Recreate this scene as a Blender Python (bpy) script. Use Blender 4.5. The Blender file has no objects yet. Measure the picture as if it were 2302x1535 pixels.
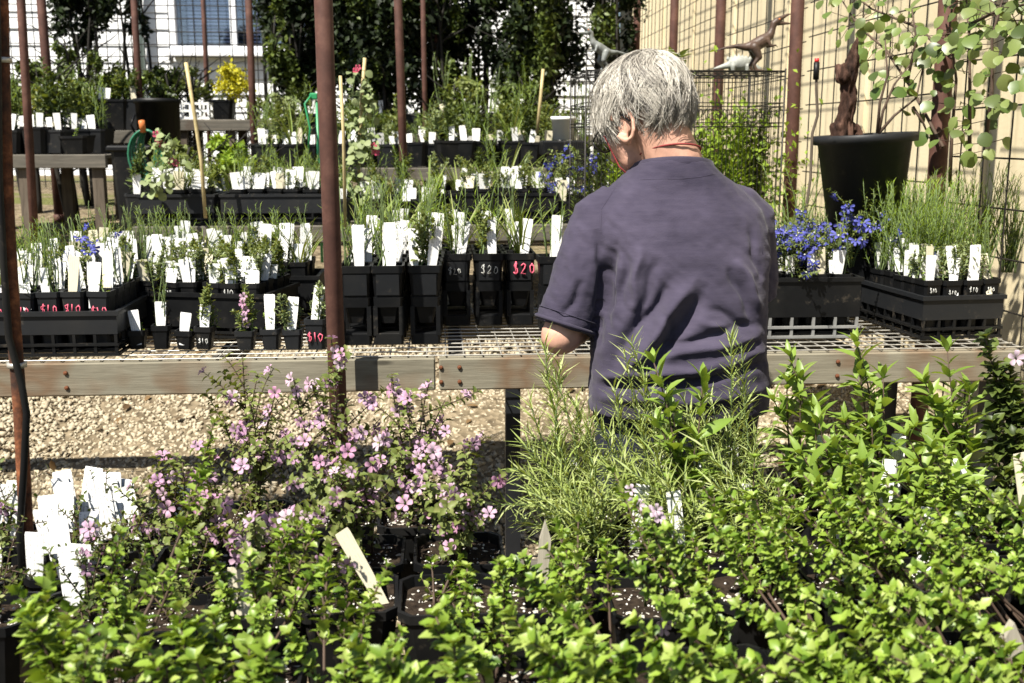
import bpy, bmesh, math, random
import numpy as np
from mathutils import Matrix, Vector, noise as mnoise

random.seed(7); np.random.seed(7)
scene = bpy.context.scene
COL = scene.collection
R_ = math.radians

# ---------------------------------------------------------------- camera
CAM_H = 1.40
PITCH = math.atan((767.5 - 312.0) / 2400.0)
YAW = R_(-4.0)
cd = bpy.data.cameras.new('camera'); cam = bpy.data.objects.new('camera', cd); COL.objects.link(cam)
cam.location = (0, 0, CAM_H); cam.rotation_euler = (math.pi / 2 - PITCH, 0, YAW)
cd.sensor_width = 36.0; cd.lens = 36.0 * 2400 / 2302; cd.clip_start = 0.05; cd.clip_end = 400
cd.dof.use_dof = True; cd.dof.focus_distance = 2.35; cd.dof.aperture_fstop = 7.5
scene.camera = cam
# ---------------------------------------------------------------- sky, sun, exposure
SUN_EL = R_(56); SUN_AZ = R_(42)           # the sun stands behind the camera, to its left
to_sun = Vector((-math.sin(SUN_AZ) * math.cos(SUN_EL), -math.cos(SUN_AZ) * math.cos(SUN_EL), math.sin(SUN_EL)))
w = bpy.data.worlds.new('World'); scene.world = w; w.use_nodes = True
nt = w.node_tree; nt.nodes.clear()
sky = nt.nodes.new('ShaderNodeTexSky'); sky.sky_type = 'NISHITA'; sky.sun_disc = False
sky.sun_elevation = SUN_EL; sky.sun_rotation = math.atan2(to_sun.x, to_sun.y)
bgn = nt.nodes.new('ShaderNodeBackground'); bgn.inputs['Strength'].default_value = 0.05
wo = nt.nodes.new('ShaderNodeOutputWorld')
nt.links.new(sky.outputs[0], bgn.inputs[0]); nt.links.new(bgn.outputs[0], wo.inputs[0])
sl = bpy.data.lights.new('sun', 'SUN'); sl.energy = 5.0; sl.angle = R_(0.5); sl.color = (1.0, 0.95, 0.86)
so = bpy.data.objects.new('sun', sl); COL.objects.link(so); so.location = (-6, -6, 9)
so.rotation_euler = to_sun.to_track_quat('Z', 'Y').to_euler()
vs = scene.view_settings; vs.view_transform = 'Standard'; vs.look = 'None'; vs.exposure = 1.2; vs.gamma = 1.0
vs.use_curve_mapping = False
scene.render.engine = 'CYCLES'
scene.cycles.max_bounces = 6; scene.cycles.diffuse_bounces = 1; scene.cycles.transparent_max_bounces = 8
scene.cycles.caustics_reflective = False; scene.cycles.caustics_refractive = False
scene.cycles.use_denoising = True

# ---------------------------------------------------------------- helpers
_cr = np.array(cam.rotation_euler.to_matrix())
def at(px, py, Y=None, z=None, X=None):
    """a point of the place that the photograph shows at (px, py), given one known world coordinate"""
    d = _cr @ np.array([(px - 1151.0) / 2400.0, -(py - 767.5) / 2400.0, -1.0])
    c = np.array([0, 0, CAM_H])
    t = (Y / d[1]) if Y is not None else ((z - CAM_H) / d[2] if z is not None else X / d[0])
    return c + d * t
TY = [-60, 3.0, 3.94, 4.5, 5, 6, 7, 8, 9.5, 11.5, 90]
TZ = [0, 0.0, 0.237, 0.36, 0.5, 0.72, 0.85, 0.93, 1.0, 1.03, 1.03]
def tz(Y): return float(np.interp(Y, TY, TZ))
def rnd(a, b): return random.uniform(a, b)
def V(*a): return np.array(a, float)
def nrm(v):
    v = np.asarray(v, float); n = np.linalg.norm(v); return v / n if n > 1e-9 else np.array([0, 0, 1.0])

class MB:
    def __init__(s): s.v = []; s.f = []; s.m = []; s.sm = []; s.n = 0; s.t = []
    def add(s, verts, faces, mat=0, smooth=False, tint=0.0):
        verts = np.asarray(verts, float).reshape(-1, 3); o = s.n
        s.v.append(verts); s.n += len(verts); s.t.append(np.full(len(verts), tint))
        for f in faces: s.f.append(tuple(i + o for i in f)); s.m.append(mat); s.sm.append(smooth)
    def box(s, c, d, rot=None, mat=0, top=None, bev=0.0):
        """box of size d at centre c; rot 3x3; top=(sx,sy) scales the top face; bev chamfers all edges"""
        hx, hy, hz = d[0] / 2, d[1] / 2, d[2] / 2; tx, ty = top or (1, 1)
        if bev <= 0:
            v = np.array([[-hx, -hy, -hz], [hx, -hy, -hz], [hx, hy, -hz], [-hx, hy, -hz], [-hx * tx, -hy * ty, hz], [hx * tx, -hy * ty, hz], [hx * tx, hy * ty, hz], [-hx * tx, hy * ty, hz]])
            f = [(0, 3, 2, 1), (4, 5, 6, 7), (0, 1, 5, 4), (1, 2, 6, 5), (2, 3, 7, 6), (3, 0, 4, 7)]
        else:
            b = bev; v = []; f = []
            for sx in (-1, 1):
                for sy in (-1, 1):
                    for sz in (-1, 1):
                        v += [(sx * (hx - b), sy * (hy - b), sz * hz), (sx * (hx - b), sy * hy, sz * (hz - b)), (sx * hx, sy * (hy - b), sz * (hz - b))]
            v = np.array(v); I = lambda sx, sy, sz, k: ((sx > 0) * 4 + (sy > 0) * 2 + (sz > 0)) * 3 + k
            q = []
            for s_ in (-1, 1):
                q.append([I(-1, -1, s_, 0), I(1, -1, s_, 0), I(1, 1, s_, 0), I(-1, 1, s_, 0)])
                q.append([I(-1, s_, -1, 1), I(1, s_, -1, 1), I(1, s_, 1, 1), I(-1, s_, 1, 1)])
                q.append([I(s_, -1, -1, 2), I(s_, 1, -1, 2), I(s_, 1, 1, 2), I(s_, -1, 1, 2)])
                for t_ in (-1, 1):
                    q.append([I(-1, s_, t_, 0), I(1, s_, t_, 0), I(1, s_, t_, 1), I(-1, s_, t_, 1)])
                    q.append([I(s_, -1, t_, 0), I(s_, 1, t_, 0), I(s_, 1, t_, 2), I(s_, -1, t_, 2)])
                    q.append([I(s_, t_, -1, 1), I(s_, t_, 1, 1), I(s_, t_, 1, 2), I(s_, t_, -1, 2)])
                    for u_ in (-1, 1): q.append([I(s_, t_, u_, 0), I(s_, t_, u_, 1), I(s_, t_, u_, 2)])
            for face in q:
                p = v[list(face)]; n = np.cross(p[1] - p[0], p[2] - p[0])
                f.append(tuple(face) if np.dot(n, p.mean(0)) > 0 else tuple(face[::-1]))
        if rot is not None: v = v @ np.asarray(rot).T
        s.add(v + np.asarray(c), f, mat)
    def tube(s, pts, rad, n=6, mat=0, smooth=True, cap=True, tint=0.0):
        pts = [np.asarray(p, float) for p in pts]; k = len(pts)
        rad = [rad] * k if np.isscalar(rad) else rad
        T = [nrm(pts[min(i + 1, k - 1)] - pts[max(i - 1, 0)]) for i in range(k)]
        u = nrm(np.cross(T[0], [0, 0, 1.0] if abs(T[0][2]) < .9 else [1.0, 0, 0])); vs_ = []
        a = np.arange(n) * 2 * math.pi / n
        for i in range(k):
            u = nrm(u - T[i] * np.dot(u, T[i])); b = np.cross(T[i], u)
            vs_.append(pts[i] + rad[i] * (np.cos(a)[:, None] * u + np.sin(a)[:, None] * b))
        f = []
        for i in range(k - 1):
            for j in range(n): f.append((i * n + j, i * n + (j + 1) % n, (i + 1) * n + (j + 1) % n, (i + 1) * n + j))
        if cap: f.append(tuple(range(n))[::-1]); f.append(tuple((k - 1) * n + j for j in range(n)))
        s.add(np.vstack(vs_), f, mat, smooth, tint)
    def lathe(s, prof, c=(0, 0, 0), n=24, mat=0, smooth=True, axis=None):
        """prof: (r, h) pairs turned about z (or about axis)"""
        a = np.arange(n) * 2 * math.pi / n; vs_ = []
        for r, h in prof: vs_.append(np.stack([r * np.cos(a), r * np.sin(a), np.full(n, h)], 1))
        f = []
        for i in range(len(prof) - 1):
            for j in range(n): f.append((i * n + j, i * n + (j + 1) % n, (i + 1) * n + (j + 1) % n, (i + 1) * n + j))
        v = np.vstack(vs_)
        if axis is not None:
            z = nrm(axis); x = nrm(np.cross(z, [0, 0, 1.0] if abs(z[2]) < .9 else [1.0, 0, 0])); v = v @ np.array([x, np.cross(z, x), z])
        s.add(v + np.asarray(c), f, mat, smooth)
    def cone(s, p0, r0, p1, r1, n=14, k=4):
        """closed tapered capsule"""
        p0 = np.asarray(p0, float); p1 = np.asarray(p1, float); ax = p1 - p0; L = np.linalg.norm(ax); prof = [(1e-4, -r0)]
        for i in range(1, k + 1):
            a = i / k * math.pi / 2; prof.append((r0 * math.sin(a), -r0 * math.cos(a)))
        for i in range(0, k):
            a = i / k * math.pi / 2; prof.append((r1 * math.cos(a), L + r1 * math.sin(a)))
        prof.append((1e-4, L + r1)); s.lathe(prof, p0, n, axis=ax if L > 1e-6 else (0, 0, 1))
        s.f.append(tuple(range(s.n - n * len(prof), s.n - n * len(prof) + n))[::-1]); s.m.append(0); s.sm.append(True)
        s.f.append(tuple(range(s.n - n, s.n))); s.m.append(0); s.sm.append(True)
    def ell(s, c, r, rot=None, n=20, k=12):
        prof = [(max(1e-4, math.sin(math.pi * i / k)), -math.cos(math.pi * i / k)) for i in range(k + 1)]
        q = MB(); q.lathe(prof, (0, 0, 0), n); v = q.v[0] * np.asarray(r)
        if rot is not None: v = v @ np.asarray(rot).T
        f = list(q.f) + [tuple(range(n))[::-1], tuple(range(n * k, n * k + n))]
        s.add(v + np.asarray(c), f, 0, True)
    def mesh(s, name, mats):
        me = bpy.data.meshes.new(name); me.from_pydata(np.vstack(s.v) if s.v else [], [], s.f)
        for m in (mats if isinstance(mats, (list, tuple)) else [mats]): me.materials.append(m)
        me.polygons.foreach_set('material_index', s.m); me.polygons.foreach_set('use_smooth', s.sm)
        t = np.concatenate(s.t) if s.t else np.zeros(0)
        if t.any(): a = me.attributes.new('tint', 'FLOAT', 'POINT'); a.data.foreach_set('value', t)
        me.update(); return me
    def build(s, name, mats, parent=None, loc=None, rotz=None, kind=None):
        return link(name, s.mesh(name, mats), parent, loc, rotz, kind)

def link(name, data, parent=None, loc=None, rotz=None, kind=None):
    o = bpy.data.objects.new(name, data); COL.objects.link(o)
    if parent: o.parent = parent
    if loc is not None: o.location = tuple(loc)
    if rotz is not None: o.rotation_euler = (0, 0, rotz)
    if kind: o['kind'] = kind
    return o
def empty(name, loc=(0, 0, 0), rotz=0.0):
    o = link(name, None, None, loc, rotz); o.empty_display_size = 0.05; return o
def tag(o, label, cat, group=None):
    o['label'] = label; o['category'] = cat
    if group: o['group'] = group
    return o
def struct(o): o['kind'] = 'structure'; return o
def copy_tree(o, parent=None):
    c = o.copy(); COL.objects.link(c); c.parent = parent
    for ch in o.children: copy_tree(ch, c)
    return c
def basis_v(D, U):
    D = np.asarray(D, float); U = np.asarray(U, float); y = D / np.maximum(1e-9, np.linalg.norm(D, axis=1))[:, None]; x = np.cross(y, U); n = np.linalg.norm(x, axis=1); bad = n < 1e-4
    x[bad] = np.cross(y[bad], [1.0, .2, .1]); x /= np.linalg.norm(x, axis=1)[:, None]; return np.stack([x, y, np.cross(x, y)], 2)
def rotz3(a): c, s_ = math.cos(a), math.sin(a); return np.array([[c, -s_, 0], [s_, c, 0], [0, 0, 1.0]])
def basis(d, up):
    y = nrm(d); x = np.cross(y, up)
    x = nrm(x) if np.linalg.norm(x) > 1e-4 else nrm(np.cross(y, [1.0, 0.2, 0]))
    return np.stack([x, y, np.cross(x, y)], 1)

# ---- triangles in bulk: one template, many places
def scatter(tpl, mats, M, P, tint, name, parent=None, kind=None, smooth=True, fmat=None):
    tv, tf = tpl; tv = np.asarray(tv, float); tf = np.asarray(tf, int); n = len(P); k = len(tv)
    if n == 0: return None
    v = (np.einsum('nij,kj->nki', np.asarray(M), tv) + np.asarray(P)[:, None, :]).reshape(-1, 3)
    f = (tf[None] + (np.arange(n) * k)[:, None, None]).reshape(-1)
    me = bpy.data.meshes.new(name); nf = n * len(tf)
    me.vertices.add(len(v)); me.vertices.foreach_set('co', v.astype(np.float32).ravel())
    me.loops.add(nf * 3); me.loops.foreach_set('vertex_index', f.astype(np.int32))
    me.polygons.add(nf); me.polygons.foreach_set('loop_start', np.arange(0, nf * 3, 3, dtype=np.int32))
    me.polygons.foreach_set('use_smooth', np.full(nf, smooth))
    for m in (mats if isinstance(mats, (list, tuple)) else [mats]): me.materials.append(m)
    if fmat is not None: me.polygons.foreach_set('material_index', np.tile(fmat, n).astype(np.int32))
    a = me.attributes.new('tint', 'FLOAT', 'POINT'); a.data.foreach_set('value', np.repeat(np.asarray(tint, np.float32), k))
    me.update(calc_edges=True)
    return link(name, me, parent, kind=kind)

def leaf_tpl(st, fold=.25, curl=.15):
    """strip leaf along +y, normal +z; st = (t, halfwidth) stations; folded along the midrib, tip curling down"""
    v = []; f = []
    for t, w_ in st:
        z = -curl * t * t
        v += [(0, t, z), (-w_, t, z + fold * w_), (w_, t, z + fold * w_)]
    for i in range(len(st) - 1):
        a, b = i * 3, (i + 1) * 3
        f += [(a, b, b + 1), (a, b + 1, a + 1), (a, a + 2, b + 2), (a, b + 2, b)]
    return np.array(v), np.array(f)
LEAF = {
    'lobed': leaf_tpl([(0, .02), (.2, .13), (.36, .35), (.48, .25), (.68, .34), (.86, .19), (1, .04)], .48, .42),
    'lance': leaf_tpl([(0, .02), (.15, .09), (.4, .16), (.7, .12), (1, .005)], .35, .25),
    'needle': leaf_tpl([(0, .022), (.4, .038), (1, .004)], .4, .22),
    'small': leaf_tpl([(0, .03), (.3, .24), (.7, .22), (1, .02)], .25, .2),
    'round': leaf_tpl([(0, .04), (.15, .30), (.42, .48), (.72, .42), (.93, .18), (1, .02)], .18, .25),
    'blade': leaf_tpl([(0, .016), (.5, .014), (.85, .009), (1, .002)], .5, .35),
    'quad': (np.array([(0, 0, 0), (-.3, .5, .05), (0, .5, -.04), (.3, .5, .05), (0, 1, -.18)]), np.array([(0, 2, 1), (0, 3, 2), (1, 2, 4), (2, 3, 4)])),
}
# ---------------------------------------------------------------- materials
class NT:
    def __init__(s, name):
        s.m = bpy.data.materials.new(name); s.m.use_nodes = True; s.t = s.m.node_tree; s.t.nodes.clear()
        s.out = s.n('ShaderNodeOutputMaterial')
    def n(s, typ, **kw):
        o = s.t.nodes.new(typ)
        for k, v in kw.items(): setattr(o, k, v)
        return o
    def l(s, a, b): s.t.links.new(a, b)
    def coord(s, scale=(1, 1, 1), kind='Object', rot=(0, 0, 0)):
        tc = s.n('ShaderNodeTexCoord'); mp = s.n('ShaderNodeMapping'); mp.inputs['Scale'].default_value = scale; mp.inputs['Rotation'].default_value = rot
        s.l(tc.outputs[kind], mp.inputs[0]); return mp.outputs[0]
    def noise(s, co, scale, detail=4, rough=.55, dist=0):
        o = s.n('ShaderNodeTexNoise'); s.l(co, o.inputs['Vector']); o.inputs['Scale'].default_value = scale
        o.inputs['Detail'].default_value = detail; o.inputs['Roughness'].default_value = rough; o.inputs['Distortion'].default_value = dist; return o.outputs['Fac']
    def ramp(s, fac, stops):
        o = s.n('ShaderNodeValToRGB'); s.l(fac, o.inputs[0]); e = o.color_ramp.elements
        while len(e) < len(stops): e.new(.5)
        for i, (p, c) in enumerate(stops): e[i].position = p; e[i].color = (*c, 1) if len(c) == 3 else c
        return o.outputs[0]
    def math(s, op, a, b=None):
        o = s.n('ShaderNodeMath', operation=op)
        for i, x in enumerate((a, b)):
            if x is None: continue
            if isinstance(x, (int, float)): o.inputs[i].default_value = x
            else: s.l(x, o.inputs[i])
        return o.outputs[0]
    def mix(s, fac, a, b, blend='MIX'):
        o = s.n('ShaderNodeMix', data_type='RGBA', blend_type=blend)
        for k, x in ((0, fac), (6, a), (7, b)):
            if isinstance(x, (int, float)): o.inputs[k].default_value = x
            elif isinstance(x, tuple): o.inputs[k].default_value = (*x, 1)
            else: s.l(x, o.inputs[k])
        return o.outputs[2]
    def bump(s, h, strength=.3, dist=.01):
        o = s.n('ShaderNodeBump'); o.inputs['Strength'].default_value = strength; o.inputs['Distance'].default_value = dist
        s.l(h, o.inputs['Height']); return o.outputs[0]
    def pbr(s, col, rough=.6, spec=.4, metal=0, bump=None, **kw):
        b = s.n('ShaderNodeBsdfPrincipled')
        if isinstance(col, tuple): b.inputs['Base Color'].default_value = (*col, 1)
        else: s.l(col, b.inputs['Base Color'])
        if isinstance(rough, (int, float)): b.inputs['Roughness'].default_value = rough
        else: s.l(rough, b.inputs['Roughness'])
        b.inputs['Specular IOR Level'].default_value = spec; b.inputs['Metallic'].default_value = metal
        for k, v in kw.items(): b.inputs[k].default_value = v
        if bump is not None: s.l(bump, b.inputs['Normal'])
        return b
    def done(s, sh): s.l(sh.outputs[0], s.out.inputs[0]); return s.m
M = {}
def rndval(n):
    at_ = n.n('ShaderNodeAttribute', attribute_name='tint'); oi = n.n('ShaderNodeObjectInfo')
    return n.math('FRACT', n.math('ADD', at_.outputs['Fac'], oi.outputs['Random']))
def leafmat(name, cols, transl=.3, rough=.45, spec=.35, tcol=None):
    n = NT(name); f = rndval(n); k = len(cols)
    c = n.ramp(f, [(i / max(1, k - 1), cols[i]) for i in range(k)])
    nz = n.noise(n.coord((1, 1, 1)), 60, 2); c = n.mix(n.math('MULTIPLY', nz, .5), c, n.mix(1.0, c, (.55, .6, .5), 'MULTIPLY'))
    b = n.pbr(c, rough, spec); t = n.n('ShaderNodeBsdfTranslucent'); n.l(n.mix(1.0, c, tcol or (1.5, 1.35, .6), 'MULTIPLY'), t.inputs[0])
    mx = n.n('ShaderNodeMixShader'); mx.inputs[0].default_value = transl; n.l(b.outputs[0], mx.inputs[1]); n.l(t.outputs[0], mx.inputs[2])
    M[name] = n.done(mx)
def flat(name, c, rough=.5, spec=.4, metal=0, var=.25, vscale=12, bump=0.0, bscale=80, bdist=.002, kind='Object'):
    n = NT(name); co = n.coord(kind=kind); f = n.noise(co, vscale, 5)
    d = tuple(x * (1 - var) for x in c); e = tuple(min(1, x * (1 + var)) for x in c)
    col = n.ramp(f, [(.3, d), (.7, e)])
    bm = n.bump(n.noise(co, bscale, 4), bump, bdist) if bump > 0 else None
    M[name] = n.done(n.pbr(col, rough, spec, metal, bm)); return M[name]

leafmat('leaf_mint', [(.06, .12, .012), (.19, .29, .032), (.28, .39, .055), (.10, .18, .016), (.36, .44, .11), (.17, .25, .03)], .24, .42, .4)
leafmat('leaf_lance', [(.14, .22, .03), (.26, .36, .07), (.18, .28, .04)], .32, .4, .4)
leafmat('leaf_needle', [(.20, .27, .06), (.34, .40, .13), (.26, .33, .07), (.44, .48, .22)], .25, .5, .35)
leafmat('leaf_olive', [(.10, .14, .03), (.19, .22, .06), (.13, .17, .04), (.25, .27, .09)], .28, .5, .3)
leafmat('leaf_bright', [(.16, .27, .02), (.28, .38, .04), (.21, .31, .04)], .32, .5, .3)
leafmat('leaf_pale', [(.18, .22, .10), (.28, .32, .16), (.22, .28, .10)], .25, .55, .25)
leafmat('leaf_grass', [(.12, .19, .025), (.21, .28, .05), (.28, .30, .10)], .25, .5, .3)
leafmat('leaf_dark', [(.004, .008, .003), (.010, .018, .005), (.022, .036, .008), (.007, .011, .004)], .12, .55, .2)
leafmat('leaf_mid', [(.025, .04, .009), (.07, .10, .02), (.13, .17, .035), (.04, .06, .014)], .25, .45, .3)
leafmat('leaf_vine', [(.07, .12, .025), (.16, .22, .055), (.24, .29, .10), (.05, .08, .02)], .3, .38, .45)
leafmat('leaf_gold', [(.42, .40, .02), (.55, .50, .03)], .3, .5, .3)
leafmat('petal_mauve', [(.50, .28, .45), (.60, .42, .55), (.56, .28, .44), (.68, .54, .63)], .35, .5, .2, (1.1, .95, 1.1))
leafmat('petal_pale', [(.62, .48, .58), (.7, .55, .66)], .35, .5, .2, (1.05, .95, 1.05))
leafmat('petal_blue', [(.045, .05, .26), (.08, .09, .38), (.12, .12, .45)], .25, .5, .25, (.9, .9, 1.1))
leafmat('petal_pink', [(.55, .07, .14), (.62, .16, .24)], .3, .5, .2, (1.1, .9, .9))
leafmat('petal_white', [(.7, .7, .62), (.75, .75, .7)], .3, .5, .2, (1, 1, .95))
flat('stem_green', (.10, .14, .05), .6, .3)
flat('stem_brown', (.075, .05, .035), .7, .25)
flat('stem_dark', (.02, .018, .015), .75, .2)
flat('bamboo', (.42, .34, .17), .55, .35, var=.3, vscale=30)
flat('black_plastic', (.0045, .0048, .0052), .45, .22, var=.35, vscale=9, bump=.15, bscale=120, bdist=.001)
flat('grey_plastic', (.012, .013, .0145), .48, .28, var=.35, vscale=9, bump=.15, bscale=120, bdist=.001)
flat('lattice_plastic', (.20, .20, .19), .55, .35, var=.3)
flat('white_plastic', (.78, .78, .74), .45, .4, var=.06)
flat('pink_paint', (.75, .13, .20), .6, .3, var=.15)
flat('white_paint', (.62, .62, .58), .6, .3, var=.15)
flat('galv', (.42, .40, .35), .42, .5, .55, var=.3, vscale=40)
flat('wire_dark', (.018, .016, .014), .5, .4, .3)
flat('green_hose', (.02, .13, .07), .4, .5)
flat('green_tool', (.02, .22, .08), .4, .5)
flat('orange', (.5, .15, .04), .5, .4)
flat('red', (.5, .03, .03), .5, .4)
flat('dark_metal', (.02, .022, .026), .45, .5, .4)
flat('skin', (.50, .28, .20), .55, .35, var=.22, vscale=30, bump=.25, bscale=260, bdist=.001)
flat('lens_frame', (.012, .012, .014), .25, .5)
flat('cord_red', (.22, .035, .035), .7, .2)
flat('trousers', (.022, .024, .038), .85, .15, var=.25, bump=.3, bscale=300)
flat('shoe', (.02, .018, .016), .6, .3)
flat('dino_brown', (.06, .036, .024), .5, .4, var=.55, vscale=18, bump=.5, bscale=60, bdist=.003)
flat('dino_grey', (.16, .17, .16), .5, .4, var=.5, vscale=25, bump=.5, bscale=60, bdist=.003)
flat('dino_pale', (.27, .28, .25), .55, .35, var=.35, vscale=30, bump=.5, bscale=60, bdist=.003)
flat('house_white', (.80, .81, .82), .55, .35, var=.03, vscale=3)
flat('frame_white', (.82, .83, .86), .4, .4, var=.03)
flat('downpipe', (.28, .36, .34), .4, .5)
flat('roof_grey', (.12, .125, .13), .5, .4)
flat('blind', (.16, .18, .24), .5, .3)
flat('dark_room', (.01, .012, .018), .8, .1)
flat('cream_wall', (.70, .60, .39), .75, .25, var=.10, vscale=2.2, bump=.2, bscale=70, bdist=.003)
flat('terracotta', (.33, .12, .06), .8, .2)
flat('perlite', (.7, .68, .62), .8, .2, var=.2)

def glass():
    n = NT('pane_glass'); g = n.n('ShaderNodeBsdfGlossy'); g.inputs['Roughness'].default_value = .04; g.inputs['Color'].default_value = (.7, .75, .85, 1)
    t = n.n('ShaderNodeBsdfTransparent'); t.inputs[0].default_value = (.75, .8, .9, 1)
    mx = n.n('ShaderNodeMixShader'); mx.inputs[0].default_value = .3; n.l(t.outputs[0], mx.inputs[1]); n.l(g.outputs[0], mx.inputs[2]); M['pane_glass'] = n.done(mx)
    n = NT('lens_glass'); g = n.n('ShaderNodeBsdfGlossy'); g.inputs['Roughness'].default_value = .03
    t = n.n('ShaderNodeBsdfTransparent'); t.inputs[0].default_value = (.6, .6, .58, 1)
    mx = n.n('ShaderNodeMixShader'); mx.inputs[0].default_value = .15; n.l(t.outputs[0], mx.inputs[1]); n.l(g.outputs[0], mx.inputs[2]); M['lens_glass'] = n.done(mx)
glass()
def wood(name, c0, c1, c2, axis=0, stain=(.16, .085, .04)):
    n = NT(name); sc = [14, 14, 14]; sc[axis] = .9; co = n.coord(tuple(sc)); g = n.noise(co, 3.0, 8, .65, .6)
    c = n.ramp(g, [(.28, c0), (.5, c1), (.72, c2)])
    co2 = n.coord((1, 1, 1)); st = n.noise(co2, 3.1, 3); c = n.mix(n.ramp(st, [(.53, (0, 0, 0)), (.62, (.8, .8, .8)), (.66, (.25, .25, .25)), (.8, (.6, .6, .6))]), c, stain); kv = n.n('ShaderNodeTexVoronoi'); n.l(n.coord((2.2, 2.2, 9) if axis == 0 else (9, 9, 2.2)), kv.inputs['Vector']); kv.inputs['Scale'].default_value = 1.6; c = n.mix(n.ramp(kv.outputs['Distance'], [(.05, (.8, .8, .8)), (.12, (0, 0, 0))]), c, tuple(x * .3 for x in c0))
    fine = n.noise(n.coord(tuple(s_ * 6 for s_ in sc)), 3, 3); c = n.mix(.2, c, n.ramp(fine, [(.35, (.25, .22, .18)), (.65, (1, 1, 1))]), 'MULTIPLY')
    M[name] = n.done(n.pbr(c, .75, .2, 0, n.bump(fine, .35, .002)))
wood('timber', (.15, .137, .10), (.205, .187, .138), (.265, .245, .185), 0, (.15, .09, .05))
wood('timber_old', (.06, .054, .045), (.11, .10, .082), (.17, .15, .12), 0, (.08, .06, .045))
wood('timber_post', (.05, .04, .03), (.10, .08, .06), (.16, .13, .10), 2, (.05, .035, .025))
wood('stake', (.24, .22, .18), (.36, .33, .26), (.5, .46, .36), 2, (.2, .16, .1))
def rust():
    n = NT('rust_post'); co = n.coord(); a = n.noise(co, 9, 6, .7); b = n.noise(n.coord((6, 6, 1)), 14, 4)
    c = n.ramp(a, [(.3, (.035, .016, .011)), (.5, (.085, .037, .026)), (.72, (.17, .085, .06))]); c = n.mix(n.math('MULTIPLY', b, .45), c, (.07, .035, .03))
    M['rust_post'] = n.done(n.pbr(c, .7, .3, .0, n.bump(a, .25, .003)))
    n = NT('rust_pipe'); co = n.coord(); a = n.noise(co, 30, 6, .75); b = n.noise(co, 5, 3)
    c = n.ramp(a, [(.32, (.025, .012, .008)), (.5, (.12, .042, .018)), (.66, (.30, .11, .045)), (.8, (.42, .26, .17))]); c = n.mix(n.ramp(b, [(.45, (0, 0, 0)), (.6, (.6, .6, .6))]), c, (.03, .018, .014))
    M['rust_pipe'] = n.done(n.pbr(c, .8, .25, 0, n.bump(a, .5, .003)))
rust()
def gravel():
    n = NT('ground_gravel'); co = n.coord(); v = n.n('ShaderNodeTexVoronoi'); n.l(co, v.inputs['Vector']); v.inputs['Scale'].default_value = 34
    big = n.noise(co, .9, 4); moss = n.noise(n.coord((.35, 1.6, 1)), 1.6, 4)
    sv = n.n('ShaderNodeSeparateColor'); n.l(v.outputs['Color'], sv.inputs[0]); c = n.ramp(sv.outputs[0], [(0, (.06, .045, .027)), (.5, (.15, .118, .072)), (1, (.24, .19, .12))]); c = n.mix(n.math('MULTIPLY', big, .5), c, (.20, .155, .095))
    hs = n.n('ShaderNodeHueSaturation'); hs.inputs['Saturation'].default_value = .95; n.l(c, hs.inputs['Color'])
    tc = n.n('ShaderNodeTexCoord'); sx = n.n('ShaderNodeSeparateXYZ'); n.l(tc.outputs['Object'], sx.inputs[0])
    far = n.n('ShaderNodeMapRange'); n.l(sx.outputs['Y'], far.inputs[0]); far.inputs[1].default_value = 5.2; far.inputs[2].default_value = 6.2
    mm = n.math('MULTIPLY', n.ramp(moss, [(.50, (0, 0, 0)), (.60, (.85, .85, .85))]), far.outputs[0])
    c = n.mix(mm, hs.outputs[0], (.10, .11, .03))
    M['ground_gravel'] = n.done(n.pbr(c, .95, .1, 0, n.bump(v.outputs['Distance'], .8, .02)))
    n = NT('pebble'); f = rndval(n); c = n.ramp(f, [(0, (.24, .20, .14)), (.3, (.37, .315, .22)), (.7, (.45, .39, .28)), (1, (.32, .275, .195))])
    M['pebble'] = n.done(n.pbr(c, .9, .15, 0, n.bump(n.noise(n.coord(), 120, 3), .3, .003)))
    n = NT('soil'); co = n.coord(); v = n.n('ShaderNodeTexVoronoi'); n.l(co, v.inputs['Vector']); v.inputs['Scale'].default_value = 130
    nz = n.noise(co, 90, 6, .7); c = n.ramp(nz, [(.35, (.010, .007, .005)), (.65, (.045, .032, .022))])
    wn = n.n('ShaderNodeSeparateColor'); n.l(v.outputs['Color'], wn.inputs[0]); c = n.mix(n.math('GREATER_THAN', wn.outputs[0], .93), c, (.45, .42, .36))
    M['soil'] = n.done(n.pbr(c, .95, .1, 0, n.bump(nz, .9, .006)))
gravel()
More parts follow.
